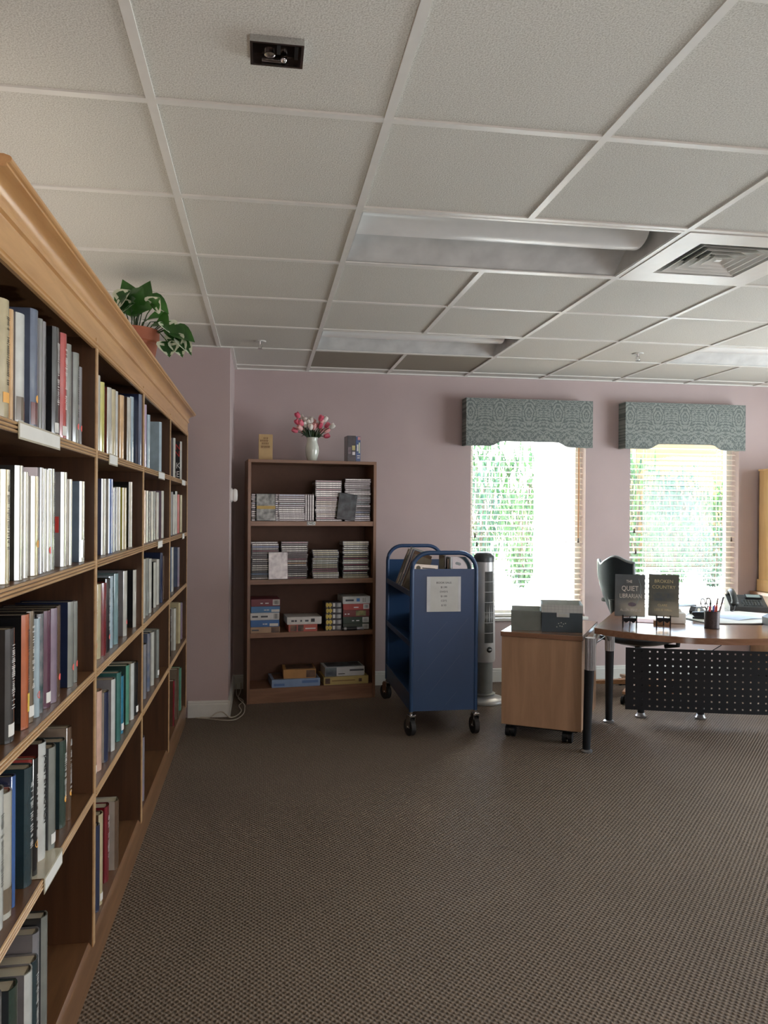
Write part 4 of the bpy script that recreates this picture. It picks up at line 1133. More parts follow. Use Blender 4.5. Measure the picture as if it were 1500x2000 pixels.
for cx, cy, col in TUL:
    px_, py_ = 560+cx/13.64, 790+cy/13.64
    u = (px_-486)/275.; z = BH+(897-py_)/277.
    d = .12+rt.uniform(-.06, .05)
    tip = Wd(u, d, z); dirv = (tip-vc); Ln = dirv.length; dirv.normalize()
    cn = {'p': 'deep pink', 'l': 'pale pink', 'w': 'white'}[col]
    side = 'the tan-box side' if u < .42 else ('the middle' if u < .52 else 'the black-box side')
    lvl = 'topmost' if py_ < 815 else ('upper' if py_ < 826 else ('lower' if py_ < 838 else 'drooping'))
    lab = '%s tulip, %s, on %s of the white vase' % (cn, lvl, side)
    r = thing('tulip', lab, 'flower', vc, group='tulips in the white vase: '+lab)
    m = {'p': m_pink, 'l': m_lpink, 'w': m_wpet}[col]
    q = dirv.to_track_quat('Z', 'X').to_matrix().to_4x4()
    bl = MB(); hb = .048; rb = .0145 if u < .2 or True else .015
    base = dirv*(Ln-.028)
    for k in range(6):
        a = 2*PI*k/6+(.5 if k % 2 else 0); off = .0075 if k % 2 else .0105
        Mx = Matrix.Translation(base) @ q @ Matrix.Rotation(a, 4, 'Z') @ Matrix.Translation((off, 0, hb/2)) @ Matrix.Rotation(R(9), 4, 'Y')
        bl.sphere((0, 0, 0), 1, sc=(1, 1, 1), u=8, v=6, M=Mx @ Matrix.Diagonal((.0068, .0155, hb/2, 1)))
    bl.build('blossom', m, r, smooth=60)
    hv = Vector((dirv.x, dirv.y)); kk = .026/max(.55, hv.length); hx, hy = hv.x*kk, hv.y*kk
    MB().tube([(hx*.5, hy*.5, -.08), (hx, hy, .0), tuple(dirv*(Ln*.5)+Vector((hx*.7, hy*.7, .010))), tuple(base)], .0022, 6).build('stem', m_stem, r)
    if rt.random() < .6:
        lf = MB(); e2 = dirv*min(.085, Ln*.85)+Vector((rt.uniform(-.02, .02), rt.uniform(-.02, .02), .01))
        leaf(lf, (0, 0, -.02), e2, .017, (rt.uniform(-1, 1), -1, .3), curl=.15)
        lf.build('leaf', mat('tulip_leaf', (40, 62, 34), rough=.5), r, smooth=60)
# drooping long leaves at the rim belong to two of the stems
for s in (-1, 1):
    r = thing('tulip_leaf_spray', 'long drooping dark leaf over the vase rim on the %s' % ('tan-box side' if s < 0 else 'black-box side'), 'leaf', vc)
    MB().tube([(0, 0, -.03), (s*.02, -.004, .012), (s*.04, -.006, .026), (s*.058, -.008, .024), (s*.078, -.01, .010)], [.003, .004, .005, .004, .001], 6).build('leaf_blade', mat('tulip_leaf', (40, 62, 34)), r)

# white motion sensor on the pillar's return and the cord on the carpet
r = thing('wall_sensor', 'small white rounded sensor on the pillar side above the dark gap', 'wall sensor', (-.2178, 5.30, 1.437))
prof = [(.041, 0), (.041, .012), (.036, .015), (.036, .022), (.039, .024), (.039, .036), (.030, .047), (0, .049)]
Mq = Matrix.Rotation(R(90), 4, 'Y')
MB().lathe(prof[:3], 28, M=Mq @ Matrix.Diagonal((1.15, .8, 1, 1))).build('backplate', m_white, r, smooth=40)
MB().lathe([(.034, .0145)]+prof[3:], 28, M=Mq @ Matrix.Diagonal((1.1, .8, 1, 1))).build('cover', m_white, r, smooth=40)
def cord(name, pts, w_, m, label):
    P_ = [Vector(p) for p in pts]; out = []
    for i in range(len(P_)-1):
        p0, p1, p2, p3 = P_[max(i-1, 0)], P_[i], P_[i+1], P_[min(i+2, len(P_)-1)]
        for k in range(6):
            t = k/6
            out.append(.5*((2*p1)+(-p0+p2)*t+(2*p0-5*p1+4*p2-p3)*t*t+(-p0+3*p1-3*p2+p3)*t**3))
    out.append(P_[-1])
    return tag(MB().tube(out, w_, 7).build(name, m, smooth=60), label, 'cord')
m_cordw = mat('ivory_cord', (188, 180, 166), rough=.5)
cord('power_cord', [(-.395, 5.145, .005), (-.33, 5.135, .006), (-.29, 5.14, .03), (-.25, 5.147, .034), (-.205, 5.10, .012), (-.165, 5.15, .005), (-.135, 5.28, .005), (-.155, 5.42, .005), (-.13, 5.55, .005), (-.18, 5.72, .006), (-.19, 5.9, .05)], .0035, m_cordw, 'ivory power cord looping highest against the pillar baseboard')
cord('power_cord', [(-.42, 5.14, .005), (-.33, 5.10, .005), (-.25, 5.06, .005), (-.17, 5.06, .005), (-.12, 5.20, .005), (-.115, 5.36, .005), (-.118, 5.43, .005), (-.135, 5.47, .016), (-.165, 5.60, .016), (-.155, 5.80, .016), (-.155, 5.91, .05)], .0035, m_cordw, 'ivory power cord lying flat on the carpet around the pillar corner')
# ------------------------------------------------------------------ the navy book cart
ct = thing('book_cart', 'navy steel book cart on casters with a sale notice on its end', 'book cart', (.865, 4.58, 0))
CWd, CL = .42, .92
def end_frame(y):
    f = MB()
    r_ = .013; zt_, rc = 1.092, .105
    pts = [(r_, 0, .145), (r_, 0, .5), (r_, 0, zt_-rc)]
    pts += [(r_+rc-rc*math.cos(a*PI/16), 0, zt_-rc+rc*math.sin(a*PI/16)) for a in range(1, 9)]
    pts += [(CWd-p[0], 0, p[2]) for p in pts[::-1]]
    f.tube([(p[0], y, p[2]) for p in pts], r_, 12)
    f.build('handle_tube', m_blue, ct, smooth=50)
    MB().box(.024, CWd-.024, y-.006, y+.006, .148, .995).build('end_panel', m_blue, ct, smooth=0)
end_frame(.0); end_frame(CL)
# three pairs of sloping shelves back to back, each with a lip
for z in (.80, .50, .19):
    for s in (-1, 1):
        M = Matrix.Translation((CWd/2, 0, z+.0)) @ Matrix.Diagonal((s, 1, 1, 1))
        pr = [(-.002, -.045), (.205, .028), (.205, .062), (.200, .062), (.200, .036), (.012, -.030), (.012, .12), (.006, .12)]
        MB().prism(pr, 'y', .008, CL-.008, M=M).build('shelf', m_blue, ct, smooth=0)
# side skirts under each shelf lip
for s in (-1, 1):
    x = CWd/2+s*.202
    MB().box(x-.0015, x+.0015, .008, CL-.008, .145, .24).build('skirt', m_blue, ct, smooth=0)
sc = MB()  # added pale streaks standing in for smears in the glass before the camera
for (xa, za, xb, zb) in ((.11, .55, .23, .68), (.05, .33, .36, .70), (.12, .25, .31, .48), (.22, .18, .29, .26)):
    d = Vector((xb-xa, 0, zb-za)).normalized(); n_ = Vector((-d.z, 0, d.x))*.0011
    sc.poly([tuple(Vector((xa, -.0064, za))-n_), tuple(Vector((xb, -.0064, zb))-n_), tuple(Vector((xb, -.0064, zb))+n_), tuple(Vector((xa, -.0064, za))+n_)])
sc.build('smear_streaks', m_smear, ct, smooth=0)
for (x, y, a) in ((.013, .0, 18), (CWd-.013, .0, 8), (.013, CL, 25), (CWd-.013, CL, -20)):
    k = MB().cyl((x, y, .147), (x, y, .125), .010).build('caster', m_chrome, ct)
    Mc = Matrix.Translation((x, y, 0)) @ Matrix.Rotation(R(a), 4, 'Z')
    MB().box(-.019, .019, -.022, .022, .115, .127, M=Mc, bev=.002).box(-.019, -.0165, -.018, .03, .05, .116, M=Mc).box(.0165, .019, -.018, .03, .05, .116, M=Mc).build('fork', m_chrome, k, smooth=0)
    MB().cyl(Mc @ Vector((-.0145, .012, .052)), Mc @ Vector((.0145, .012, .052)), .0515, n=28).build('wheel', m_rubber, k)
    MB().cyl(Mc @ Vector((-.021, .012, .052)), Mc @ Vector((.021, .012, .052)), .008, n=12).build('axle', m_chrome, k)
# notice taped to the end
nt_ = thing('notice', 'white taped paper notice listing book sale prices on the cart end', 'notice', (.865+.206, 4.58-.0072, .845))
m_sleeve = mat('sleeved_paper', (196, 200, 196), rough=.35, coat=.4, var=.05, scale=10)
MB().box(-.104, .104, -.0012, 0, -.105, .105).build('sheet', m_sleeve, nt_, smooth=0)
MB().box(-.104, -.082, -.0018, -.0012, -.105, .105).box(.088, .104, -.0018, -.0012, -.105, .105).build('tape', mat('clear_tape', (206, 210, 212), rough=.2, coat=.5), nt_, smooth=0)
for k, s_ in enumerate(('BOOK SALE', '$1.00', "DVD'S", '$1.00', "CD'S", '$.50')):
    text('lettering', s_, .0155, m_ink, nt_, frame((0, -.0016, .068-.027*k), (1, 0, 0), (0, 0, 1), (0, -1, 0)), ext=.0002, sx=1.15)

# books on the cart's top shelf (side facing the DVD bookcase, then the other side)
def block_book(name, loc, rot, w_, t_, h_, cov, label, group, page=m_pages, extras=()):
    """hardback: spine towards -x of its own frame, boards t_ apart along y"""
    r = thing(name, label, 'book', loc, rot, group)
    mc = jacket(cov) if isinstance(cov, str) else cov
    c = .0028
    MB().prism([(0, -t_/2+.003), (.003, -t_/2), (w_, -t_/2), (w_, -t_/2+c), (c+.002, -t_/2+c), (c, -t_/2+.005), (c, t_/2-.005), (c+.002, t_/2-c), (w_, t_/2-c), (w_, t_/2), (.003, t_/2), (0, t_/2-.003)], 'z', 0, h_).build('cover', mc, r, smooth=30)
    MB().box(c+.002, w_-.004, -t_/2+c+.0003, t_/2-c-.0003, .003, h_-.003).build('pages', page, r, smooth=0)
    for nm, a, b, m in extras:
        MB().box(-.0008, -.0001, -t_*.38, t_*.38, a*h_, b*h_).build(nm, m, r, smooth=0)
    return r
cg = 'sale books on the top shelf of the navy cart'
sl = R(19.5)                                  # slope of the shelf
def on_slope(k, side, y, t_, lean, cov, h_, look, w_=.15, ex=()):
    # side -1: spines look to -x.  books lean along the cart
    x = .865+CWd/2+side*.192
    z = .80+.040
    rz = 0 if side < 0 else PI
    M = Matrix.Translation((x, y, z)) @ Matrix.Rotation(rz, 4, 'Z') @ Matrix.Rotation(sl, 4, 'Y') @ Matrix.Rotation(R(lean), 4, 'X')
    r = block_book('book', M.to_translation(), tuple(M.to_euler()), w_, t_, h_, cov, look, cg, extras=ex)
    return r
lab_m = [('spine_label', .04, .12, m_paper)]
sb = [('greyb', .022, .262, 'leaning grey brown book nearest the handle on the cart'), ('cream', .018, .245, 'leaning thin cream book on the cart'), ('greyg', .03, .278, 'tall spotted grey book on the cart'),
      ('white', .016, .272, 'slim white book leaning on the cart'), ('slate', .028, .268, 'slate blue book leaning on the cart'), ('paleb', .018, .262, 'slim pale blue book on the cart'),
      ('brown', .02, .262, 'brown book on the cart before the red edged one'), ('greyb', .02, .24, 'short grey brown book nearest the notice end of the cart')]
y = 5.22
for k, (cv, t_, h_, lk) in enumerate(sb):
    on_slope(k, -1, y, t_, 4, cv, h_, lk, w_=.12, ex=lab_m if k in (3, 6) else [('title_lettering', .35, .8, m_inkwhite if cv in ('slate', 'brown', 'maroon') else m_ink)])
    y -= t_+.016
# beyond the centre divider: slim spines and one broad cover turned to the notice end
for k, (cv, t_, h_, lk) in enumerate([('black', .013, .235, 'slim black book beyond the cream paperback on the cart'), ('brown', .011, .215, 'slim brown book between black and grey ones on the cart'), ('greyg', .016, .225, 'slim grey book against the broad slate cover on the cart')]):
    block_book('book', (1.100+k*.0165, 4.66, .836), (0, 0, R(90)), .15, t_, h_, cv, lk, cg)
r = thing('book', 'broad slate book showing its cover beside the window side of the cart', 'book', (1.209, 4.665, .840), (R(-5), 0, R(-3)), cg)
MB().box(-.060, .060, 0, .003, 0, .222).box(-.060, .060, .025, .028, 0, .222).box(-.060, -.057, .003, .025, 0, .222).build('cover', jacket('dteal'), r, smooth=0)
MB().box(-.0565, .058, .0033, .0247, .003, .219).build('pages', m_pages, r, smooth=0)
MB().sphere((-.030, 0, .182), .012, sc=(1, .03, .8)).sphere((-.016, 0, .178), .010, sc=(1, .03, .9)).build('cover_mark', mat('pale_grey_motif', (150, 158, 160)), r)
# a pale paperback leaning with its front to the end panel, and one lying across
r = thing('book', 'cream paperback with round seal facing the cart end', 'book', (.965, 4.640, .842), (R(-6), R(4), R(-3)), cg)
MB().box(-.075, .075, 0, .022, 0, .175).build('cover', jacket('cream'), r, smooth=0)
MB().box(-.073, .0755, .002, .020, .001, .1755).build('pages', m_pages, r, smooth=0)
MB().cyl((-.045, -.0008, .152), (-.045, 0, .152), .014, n=24).build('seal_mark', mat('seal_grey', (120, 116, 100)), r)
MB().box(-.02, .06, -.0006, -.0001, .150, .156).box(.01, .06, -.0006, -.0001, .138, .143).build('cover_title', m_ink, r, smooth=0)
MB().tube([(-.06, -.001, .117), (-.05, -.001, .128), (-.04, -.001, .118), (-.02, -.001, .124), (.0, -.001, .126), (.02, -.001, .121)], .0022, 5).build('cover_drawing', m_inkblack, r)

# ------------------------------------------------------------------ tower fan
fx, fy = 1.545, 5.36
fan = thing('tower_fan', 'silver tower fan with dark top standing before the window wall', 'fan', (fx, fy, 0), R(14))
m_fans = mat('silver_fan_plastic', (182, 184, 184), rough=.3, metal=.3, var=.04)
m_fang = mat('grey_fan_plastic', (116, 118, 114), rough=.45)
m_fand = mat('charcoal_fan_plastic', (56, 62, 64), rough=.35)
MB().lathe([(.150, 0), (.152, .012), (.140, .026), (.085, .036), (.075, .040), (.07, .055), (0, .055)], 40).build('base', m_fans, fan, smooth=50)
MB().lathe([(.082, .048), (.086, .058), (.074, .064), (0, .064)], 36).build('base_ring', m_fang, fan, smooth=50)
def ell(rx, ry, n=28, front=None):
    return [(rx*math.cos(2*PI*k/n), ry*math.sin(2*PI*k/n)) for k in range(n)]
MB().prism(ell(.066, .066), 'z', .06, .30).build('pedestal_column', m_fang, fan, smooth=50)
body = MB()
def loft(mb, secs, mi=0, cap=True):
    rings = [[mb.bm.verts.new((x, y, z)) for x, y in pts] for z, pts in secs]
    n = len(rings[0]); fs = []
    for a, b in zip(rings, rings[1:]):
        for k in range(n): fs.append(mb.bm.faces.new((a[k], a[(k+1) % n], b[(k+1) % n], b[k])))
    if cap: fs += [mb.bm.faces.new(rings[0][::-1]), mb.bm.faces.new(rings[-1])]
    for f in fs: f.material_index = mi
loft(body, [(.285, ell(.080, .078)), (.30, ell(.084, .082)), (.60, ell(.080, .080)), (.985, ell(.072, .072))])
body.build('body_shell', m_fans, fan, smooth=50)
top = MB(); loft(top, [(.9855, ell(.072, .072)), (1.01, ell(.074, .073)), (1.03, ell(.070, .068)), (1.047, ell(.052, .050)), (1.052, ell(.02, .02))])
top.build('top_cap', m_fand, fan, smooth=50)
MB().sphere((0, -.02, 1.046), .03, sc=(1.2, .9, .3)).build('control_panel', m_alu, fan)
gr = MB()
def fr(u, z): # point on the front of the shell, u in -1..1
    rr = .0845-(z-.30)*.0165
    a = -PI/2+u*.70
    return (rr*math.cos(a), rr*math.sin(a), z)
gp = MB()
zs = [.42+.5*k/10 for k in range(11)]
for a, b in zip(zs, zs[1:]):
    for k in range(10):
        u0, u1 = -.62+1.24*k/10, -.62+1.24*(k+1)/10
        gp.poly([fr(u0, a), fr(u1, a), fr(u1, b), fr(u0, b)])
gp.build('grille_opening', m_black, fan, smooth=60)
for k in range(13):
    u = -.6+1.2*k/12
    gr.tube([(lambda p: (p[0]*1.008, p[1]*1.008, p[2]))(fr(u, z)) for z in (.42, .67, .92)], .0010, 5, 1)
for z in [.42+.5*k/7 for k in range(8)]:
    gr.tube([(lambda p: (p[0]*1.02, p[1]*1.02, p[2]))(fr(-.64+1.28*k/8, z)) for k in range(9)], .0018, 5)
gr.build('grille', [m_fans, m_fang], fan, smooth=0)
MB().sphere(fr(.02, .375), .021, sc=(1, .35, 1)).build('badge', m_black, fan)
MB().sphere((lambda p: (p[0]*1.07, p[1]*1.07, p[2]))(fr(.02, .375)), .009, sc=(1.4, .3, .5)).build('emblem', m_alu, fan)

# ------------------------------------------------------------------ mobile pedestal and the boxes on it
PA = R(-31)
pe = thing('pedestal_cabinet', 'cherry wood rolling cabinet on black casters beside the desk', 'cabinet', (1.40, 4.495, 0), PA)
PWd, PD = .48, .66
MB().box(.006, PWd-.006, .008, PD, .078, .600, bev=.002).build('body', m_ped, pe, smooth=0)
MB().box(0, PWd, 0, PD+.01, .602, .630, bev=.003).build('top_panel', m_desk, pe, smooth=0)
MB().box(.03, PWd-.03, .03, PD-.03, .066, .078).build('underframe', m_black, pe, smooth=0)
for (x, y_) in ((.055, .05), (PWd-.09, .05), (.055, PD-.07), (PWd-.09, PD-.07)):
    k = MB().cyl((x, y_, .067), (x, y_, .05), .008).build('caster', m_black, pe)
    for s in (-1, 1):
        MB().cyl((x+s*.006, y_, .033), (x+s*.028, y_, .033), .0325, n=24).build('wheel', m_blackgloss, k)
    MB().sphere((x, y_, .04), .03, sc=(.9, 1, .75)).build('hood', m_black, k)

def open_box(label, loc, yaw, w_, d_, h_, m_out, m_in, lip_=None, handle=None):
    r = thing('storage_box', label, 'storage box', loc, yaw)
    t_ = .004
    b = MB()
    b.box(-w_/2, w_/2, 0, t_, 0, h_).box(-w_/2, w_/2, d_-t_, d_, 0, h_).box(-w_/2, -w_/2+t_, t_, d_-t_, 0, h_).box(w_/2-t_, w_/2, t_, d_-t_, 0, h_).box(-w_/2+t_, w_/2-t_, t_, d_-t_, 0, t_)
    b.build('body', m_out, r, smooth=0)
    b = MB()
    b.box(-w_/2+t_, w_/2-t_, t_+.0002, t_+.001, t_, h_-.001).box(-w_/2+t_, w_/2-t_, d_-t_-.001, d_-t_-.0002, t_, h_-.001).box(-w_/2+t_+.0002, -w_/2+t_+.001, t_+.001, d_-t_-.001, t_, h_-.001).box(w_/2-t_-.001, w_/2-t_-.0002, t_+.001, d_-t_-.001, t_, h_-.001)
    b.build('lining', m_in, r, smooth=0)
    return r
m_boxg = mat('grey_fabric_box', (120, 128, 124), rough=.85, bump=.1, bscale=300)
m_boxd = mat('slate_fabric_box', (72, 84, 92), rough=.85, bump=.1, bscale=300)
m_linen = mat('pale_lining', (188, 192, 186), rough=.85)
def plaid():
    m = bpy.data.materials.new('checked_white_band'); nt, N, L, b = nodes_of(m)
    tc = N.new('ShaderNodeTexCoord'); br = N.new('ShaderNodeTexBrick'); br.offset = 0; br.inputs['Scale'].default_value = 42
    br.inputs['Color1'].default_value = lin((196, 200, 196)); br.inputs['Color2'].default_value = lin((190, 194, 192)); br.inputs['Mortar'].default_value = lin((142, 148, 150))
    br.inputs['Mortar Size'].default_value = .02; br.inputs['Brick Width'].default_value = .9; br.inputs['Row Height'].default_value = .7
    mp = N.new('ShaderNodeMapping'); mp.inputs['Rotation'].default_value = (PI/2, 0, 0)
    L.new(tc.outputs['Object'], mp.inputs[0]); L.new(mp.outputs[0], br.inputs['Vector']); L.new(br.outputs[0], b.inputs['Base Color']); b.inputs['Roughness'].default_value = .8
    return m
m_plaid = plaid()
ZP = .6305
sA = open_box('empty grey box on the rolling cabinet nearest the fan', (1.56, 4.50, ZP), R(-19), .178, .24, .118, m_boxg, m_linen)
sB = open_box('taller slate box with checked cuff on the rolling cabinet', (1.753, 4.417, ZP), R(-19), .236, .26, .158, m_boxd, m_linen)
b = MB(); w_, d_, h_ = .236, .26, .158
b.box(-w_/2-.002, w_/2+.002, -.002, -.0002, h_-.044, h_+.002).box(-w_/2-.002, w_/2+.002, d_+.0002, d_+.002, h_-.044, h_+.002).box(-w_/2-.002, -w_/2-.0002, -.0002, d_+.0002, h_-.044, h_+.002).box(w_/2+.0002, w_/2+.002, -.0002, d_+.0002, h_-.044, h_+.002)
b.build('cuff', m_plaid, sB, smooth=0)
MB().box(-.032, .042, -.006, -.0022, h_-.070, h_-.044, bev=.0015).build('handle', mat('pale_web_handle', (186, 192, 192), rough=.7), sB, smooth=0)
MB().box(-.022, .032, -.0072, -.006, h_-.066, h_-.050).build('label_slot', m_linen, sB, smooth=0)
d_ = MB()
for x, z in ((-.02, .05), (-.005, .055), (.008, .048), (-.012, .036), (.0, .034), (-.03, .030), (.02, .052)):
    d_.box(x-.003, x+.003, -.0006, -.0001, z-.0025, z+.0025)
d_.build('scattered_motif', m_linen, sB, smooth=0)

# ------------------------------------------------------------------ desk
dk = thing('desk', 'bow-front cherry desk with perforated black modesty panel', 'desk', (2.45, 4.3, 0))
ox, oy = 2.45, 4.3
top_pts = [(1.824, 4.12), (1.855, 4.055), (1.92, 3.955), (2.00, 3.875), (2.10, 3.795), (2.20, 3.735), (2.33, 3.690), (2.45, 3.672), (2.60, 3.668), (2.80, 3.685), (3.05, 3.74), (3.3, 3.83), (3.6, 3.98), (3.72, 4.08), (3.72, 4.97), (2.42, 4.97), (2.36, 4.93)]
top_pts.append((2.219, 4.731))
mb = MB(); mb.prism([(x-ox, y_-oy) for x, y_ in top_pts], 'z', .667, .70)
mb.build('desktop', m_desk, dk, smooth=20)
def desk_leg(x, y_, tx, ty, label=None):
    l = MB().cyl((x-ox, y_-oy, .012), (x+tx*.72-ox, y_+ty*.72-oy, .456), .0215, .0275, n=28).build('leg', m_blackgloss, dk)
    c = MB(); n = 44
    pts = [((.030 if k % 2 else .0275)*math.cos(2*PI*k/n), (.030 if k % 2 else .0275)*math.sin(2*PI*k/n)) for k in range(n)]
    c.prism([(p[0]+x+tx-ox, p[1]+y_+ty-oy) for p in pts], 'z', .456, .637)
    c.build('ribbed_collar', m_alu, l, smooth=0)
    MB().lathe([(.033, 0), (.034, .008), (.028, .013), (.012, .02), (0, .02)], 24, c=(x-ox, y_-oy, .0)).build('glide', m_alu, l)
desk_leg(1.798, 4.156, .024, .012); desk_leg(2.192, 4.723, .006, .006)
ax, ay = 1.822-ox, 4.168-oy; bx, by = 2.198-ox, 4.729-oy
MB().tube([(ax+(bx-ax)*t_, ay+(by-ay)*t_, .535+.11*math.sin(PI*t_)) for t_ in (.03, .12, .25, .4, .5, .6, .75, .88, .97)], .02, 10, flat=(.014, .028)).build('support_arch', m_alu, dk)
MB().box(-.05, .05, -.008, .014, .648, .6665, M=Matrix.Translation(((ax+bx)/2, (ay+by)/2, 0)) @ Matrix.Rotation(R(55), 4, 'Z')).build('mounting_plate', m_alu, dk, smooth=0)
# perforated panel: real square holes in a gently bowed sheet
P0 = Vector((2.318-ox, 4.752-oy, 0)); ex = Vector((.972, -.235, 0)); ey = Vector((.235, .972, 0))
Lp = 1.30
us = [0.0]; flag = []
u = .050
cols = []
while u < Lp-.04:
    cols.append((u, u+.0100)); u += .0472
zsb = [(.0935+.0437*k, .0935+.0437*k+.0098) for k in range(9)]
ub = sorted({0, Lp} | {a for c in cols for a in c}); zb_ = sorted({.070, .470} | {a for c in zsb for a in c})
hu = {(round(a, 5)) for a, _ in cols}; hz = {round(a, 5) for a, _ in zsb}
pm = MB()
def pp(u, z): return P0+ex*u+ey*(-.05*math.sin(PI*min(u/1.7, 1)))+Vector((0, 0, z))
grid = {}
def gv(i, j):
    if (i, j) not in grid: grid[(i, j)] = pm.bm.verts.new(pp(ub[i], zb_[j]))
    return grid[(i, j)]
for i in range(len(ub)-1):
    for j in range(len(zb_)-1):
        if round(ub[i], 5) in hu and round(zb_[j], 5) in hz: continue
        pm.bm.faces.new((gv(i, j), gv(i+1, j), gv(i+1, j+1), gv(i, j+1)))
pn = pm.build('modesty_panel', m_blackgloss, dk, smooth=0)
so = pn.modifiers.new('thickness', 'SOLIDIFY'); so.thickness = .0015
for u in (.12, .50, 1.15):
    q = P0+ex*u+ey*.09
    l = MB().cyl((q.x, q.y, .03), (q.x, q.y, .45), .022, n=20).build('leg', m_blackgloss, dk)
    MB().lathe([(.034, 0), (.036, .010), (.030, .016), (.024, .03), (0, .03)], 24, c=(q.x, q.y, 0)).build('glide', m_alu, l)

# display books on easels
def easel_book(x, y_, yaw, cover, title_fn, label, elabel):
    z0 = .7008
    e = thing('book_easel', elabel, 'easel', (x, y_, z0), yaw)
    for s in (-1, 1):
        f = MB()
        f.prism([(-.015, 0), (-.006, 0), (.0, .022), (.012, .044), (.016, .052), (.05, .21), (.042, .21), (.006, .060), (-.022, .054), (-.030, .075), (-.036, .073), (-.030, .046), (-.012, .038)], 'x', s*.036-.0035, s*.036+.0035)
        f.build('side_frame', m_blackgloss, e, smooth=0)
    MB().prism([(-.038, .045), (-.020, .028), (.0, .040), (.020, .028), (.038, .045), (.038, .056), (-.038, .056)], 'y', -.004, .004).build('cross_piece', m_blackgloss, e, smooth=0)
    MB().tube([(0, .045, .20), (0, .085, .002)], .004, 8).build('rear_leg', m_blackgloss, e)
    MB().tube([(.034, .043, .19), (-.034, .043, .19)], .003, 8).build('top_rail', m_blackgloss, e)
    M = Matrix.Translation((x, y_, z0)) @ Matrix.Rotation(yaw, 4, 'Z') @ Matrix.Translation((0, -.0245, .0692)) @ Matrix.Rotation(R(-13), 4, 'X')
    b = thing('book', label, 'book', M.to_translation(), tuple(M.to_euler()))
    W, Hh, T = .160, .232, .028
    MB().box(-W/2, W/2, .0, .0028, 0, Hh).box(-W/2, W/2, T-.0028, T, 0, Hh).box(-W/2, -W/2+.0028, .0028, T-.0028, 0, Hh).build('cover', cover, b, smooth=0)
    MB().box(-W/2+.0032, W/2-.004, .0031, T-.0031, .003, Hh-.003).build('pages', m_pages, b, smooth=0)
    title_fn(b, W, Hh)
    return b
def tx(b, s_, x, z, size, m, sx=1.): text('cover_title', s_, size, m, b, frame((x, -.0006, z), (1, 0, 0), (0, 0, 1), (0, -1, 0)), ext=.0003, sx=sx)
m_cov1 = mat('dark_slate_jacket', (58, 70, 80), rough=.22, coat=.5, rgb2=(76, 88, 98), scale=9)
m_cov2 = mat('grey_green_jacket', (66, 74, 72), rough=.3, coat=.4, rgb2=(90, 94, 88), scale=9)
m_title2 = mat('gold_grey_print', (206, 196, 156), rough=.6)
def t1(b, W, Hh):
    tx(b, 'THE', -.004, Hh*.825, .022, m_inkwhite, .8); tx(b, 'QUIET', .0, Hh*.655, .040, m_inkwhite, .78); tx(b, 'LIBRARIAN', .004, Hh*.475, .034, m_inkwhite, .72)
    tx(b, 'ALLEN ESKENS', .004, Hh*.14, .021, m_inkwhite, .80)
    MB().sphere((.012, -.0003, Hh*.28), .02, sc=(1.1, .02, .6)).build('cover_figure', mat('muted_mauve_art', (104, 98, 112), var=.3, scale=80), b)
    MB().tube([(.045, -.0008, Hh*.9), (.058, -.0008, Hh*.72), (.055, -.0008, Hh*.52), (.036, -.0008, Hh*.3)], .0009, 5).build('cover_arc', mat('pale_blue_line', (132, 158, 166)), b)
def t2(b, W, Hh):
    tx(b, 'BROKEN', .0, Hh*.83, .027, m_title2, .95); tx(b, 'COUNTRY', .0, Hh*.69, .027, m_title2, .95)
    tx(b, 'CLARE', -.006, Hh*.255, .017, m_title2, 1.); tx(b, 'LESLIE HALL', -.002, Hh*.145, .017, m_title2, 1.)
    MB().box(-.055, .05, -.0007, -.0001, Hh*.36, Hh*.56).build('cover_picture', mat('misty_cover_art', (70, 82, 92), rgb2=(92, 96, 90), scale=30), b, smooth=0)
easel_book(2.015, 4.085, R(-27), m_cov1, t1, 'dark slate hardback with white block title on an easel at the desk corner', 'black easel under the slate book at the desk corner')
easel_book(2.205, 4.065, R(-29), m_cov2, t2, 'grey green hardback with gold title on the easel nearer the pen cup', 'black easel under the grey green book')

# pen cup and what stands in it
ZD = .7006
cx_, cy_ = 2.475, 4.03
cup = thing('pen_cup', 'dark wire mesh cup full of pens and scissors on the desk', 'pen cup', (cx_, cy_, ZD))
m_mesh = mat('dark_wire_mesh', (66, 60, 62), rough=.4, metal=.4, var=.4, scale=300)
MB().lathe([(.039, .002), (.041, .094), (.0395, .094), (.0375, .004), (.0, .004)], 32, cap=False).build('mesh_wall', m_mesh, cup, smooth=50)
MB().lathe([(.0405, .0), (.0415, .004), (.039, .004)], 32).build('base', m_black, cup)
cr_ = MB(); cr_.tube([(.0412*math.cos(2*PI*k/28), .0412*math.sin(2*PI*k/28), .094) for k in range(29)], .0018, 6)
cr_.build('rim', m_black, cup)
def pen(dx, dy, tx_, ty_, L, rgb, label, name='pen', cap=None):
    r = thing(name, label, 'pen', (cx_+dx, cy_+dy, ZD+.006))
    d = Vector((tx_, ty_, 1)).normalized()
    mm = mat('pen_%d_%d_%d' % rgb, rgb, rough=.35)
    MB().cyl((0, 0, 0), tuple(d*L*.8), .0045, n=12).build('barrel', mm, r)
    MB().cyl(tuple(d*L*.8), tuple(d*L), .0055, .0045, n=12).build('pen_cap', mat('pen_%d_%d_%d' % cap, cap, rough=.35) if cap else mm, r)
pen(-.017, -.010, -.06, -.05, .118, (196, 62, 70), 'red pen standing lowest in the pen cup by the scissors', cap=(206, 70, 84))
pen(-.004, -.012, .02, -.05, .122, (60, 86, 160), 'blue pen in the middle of the pen cup', cap=(84, 116, 196))
pen(.010, -.012, .04, -.08, .126, (196, 60, 44), 'red marker near the front of the pen cup', cap=(208, 66, 50))
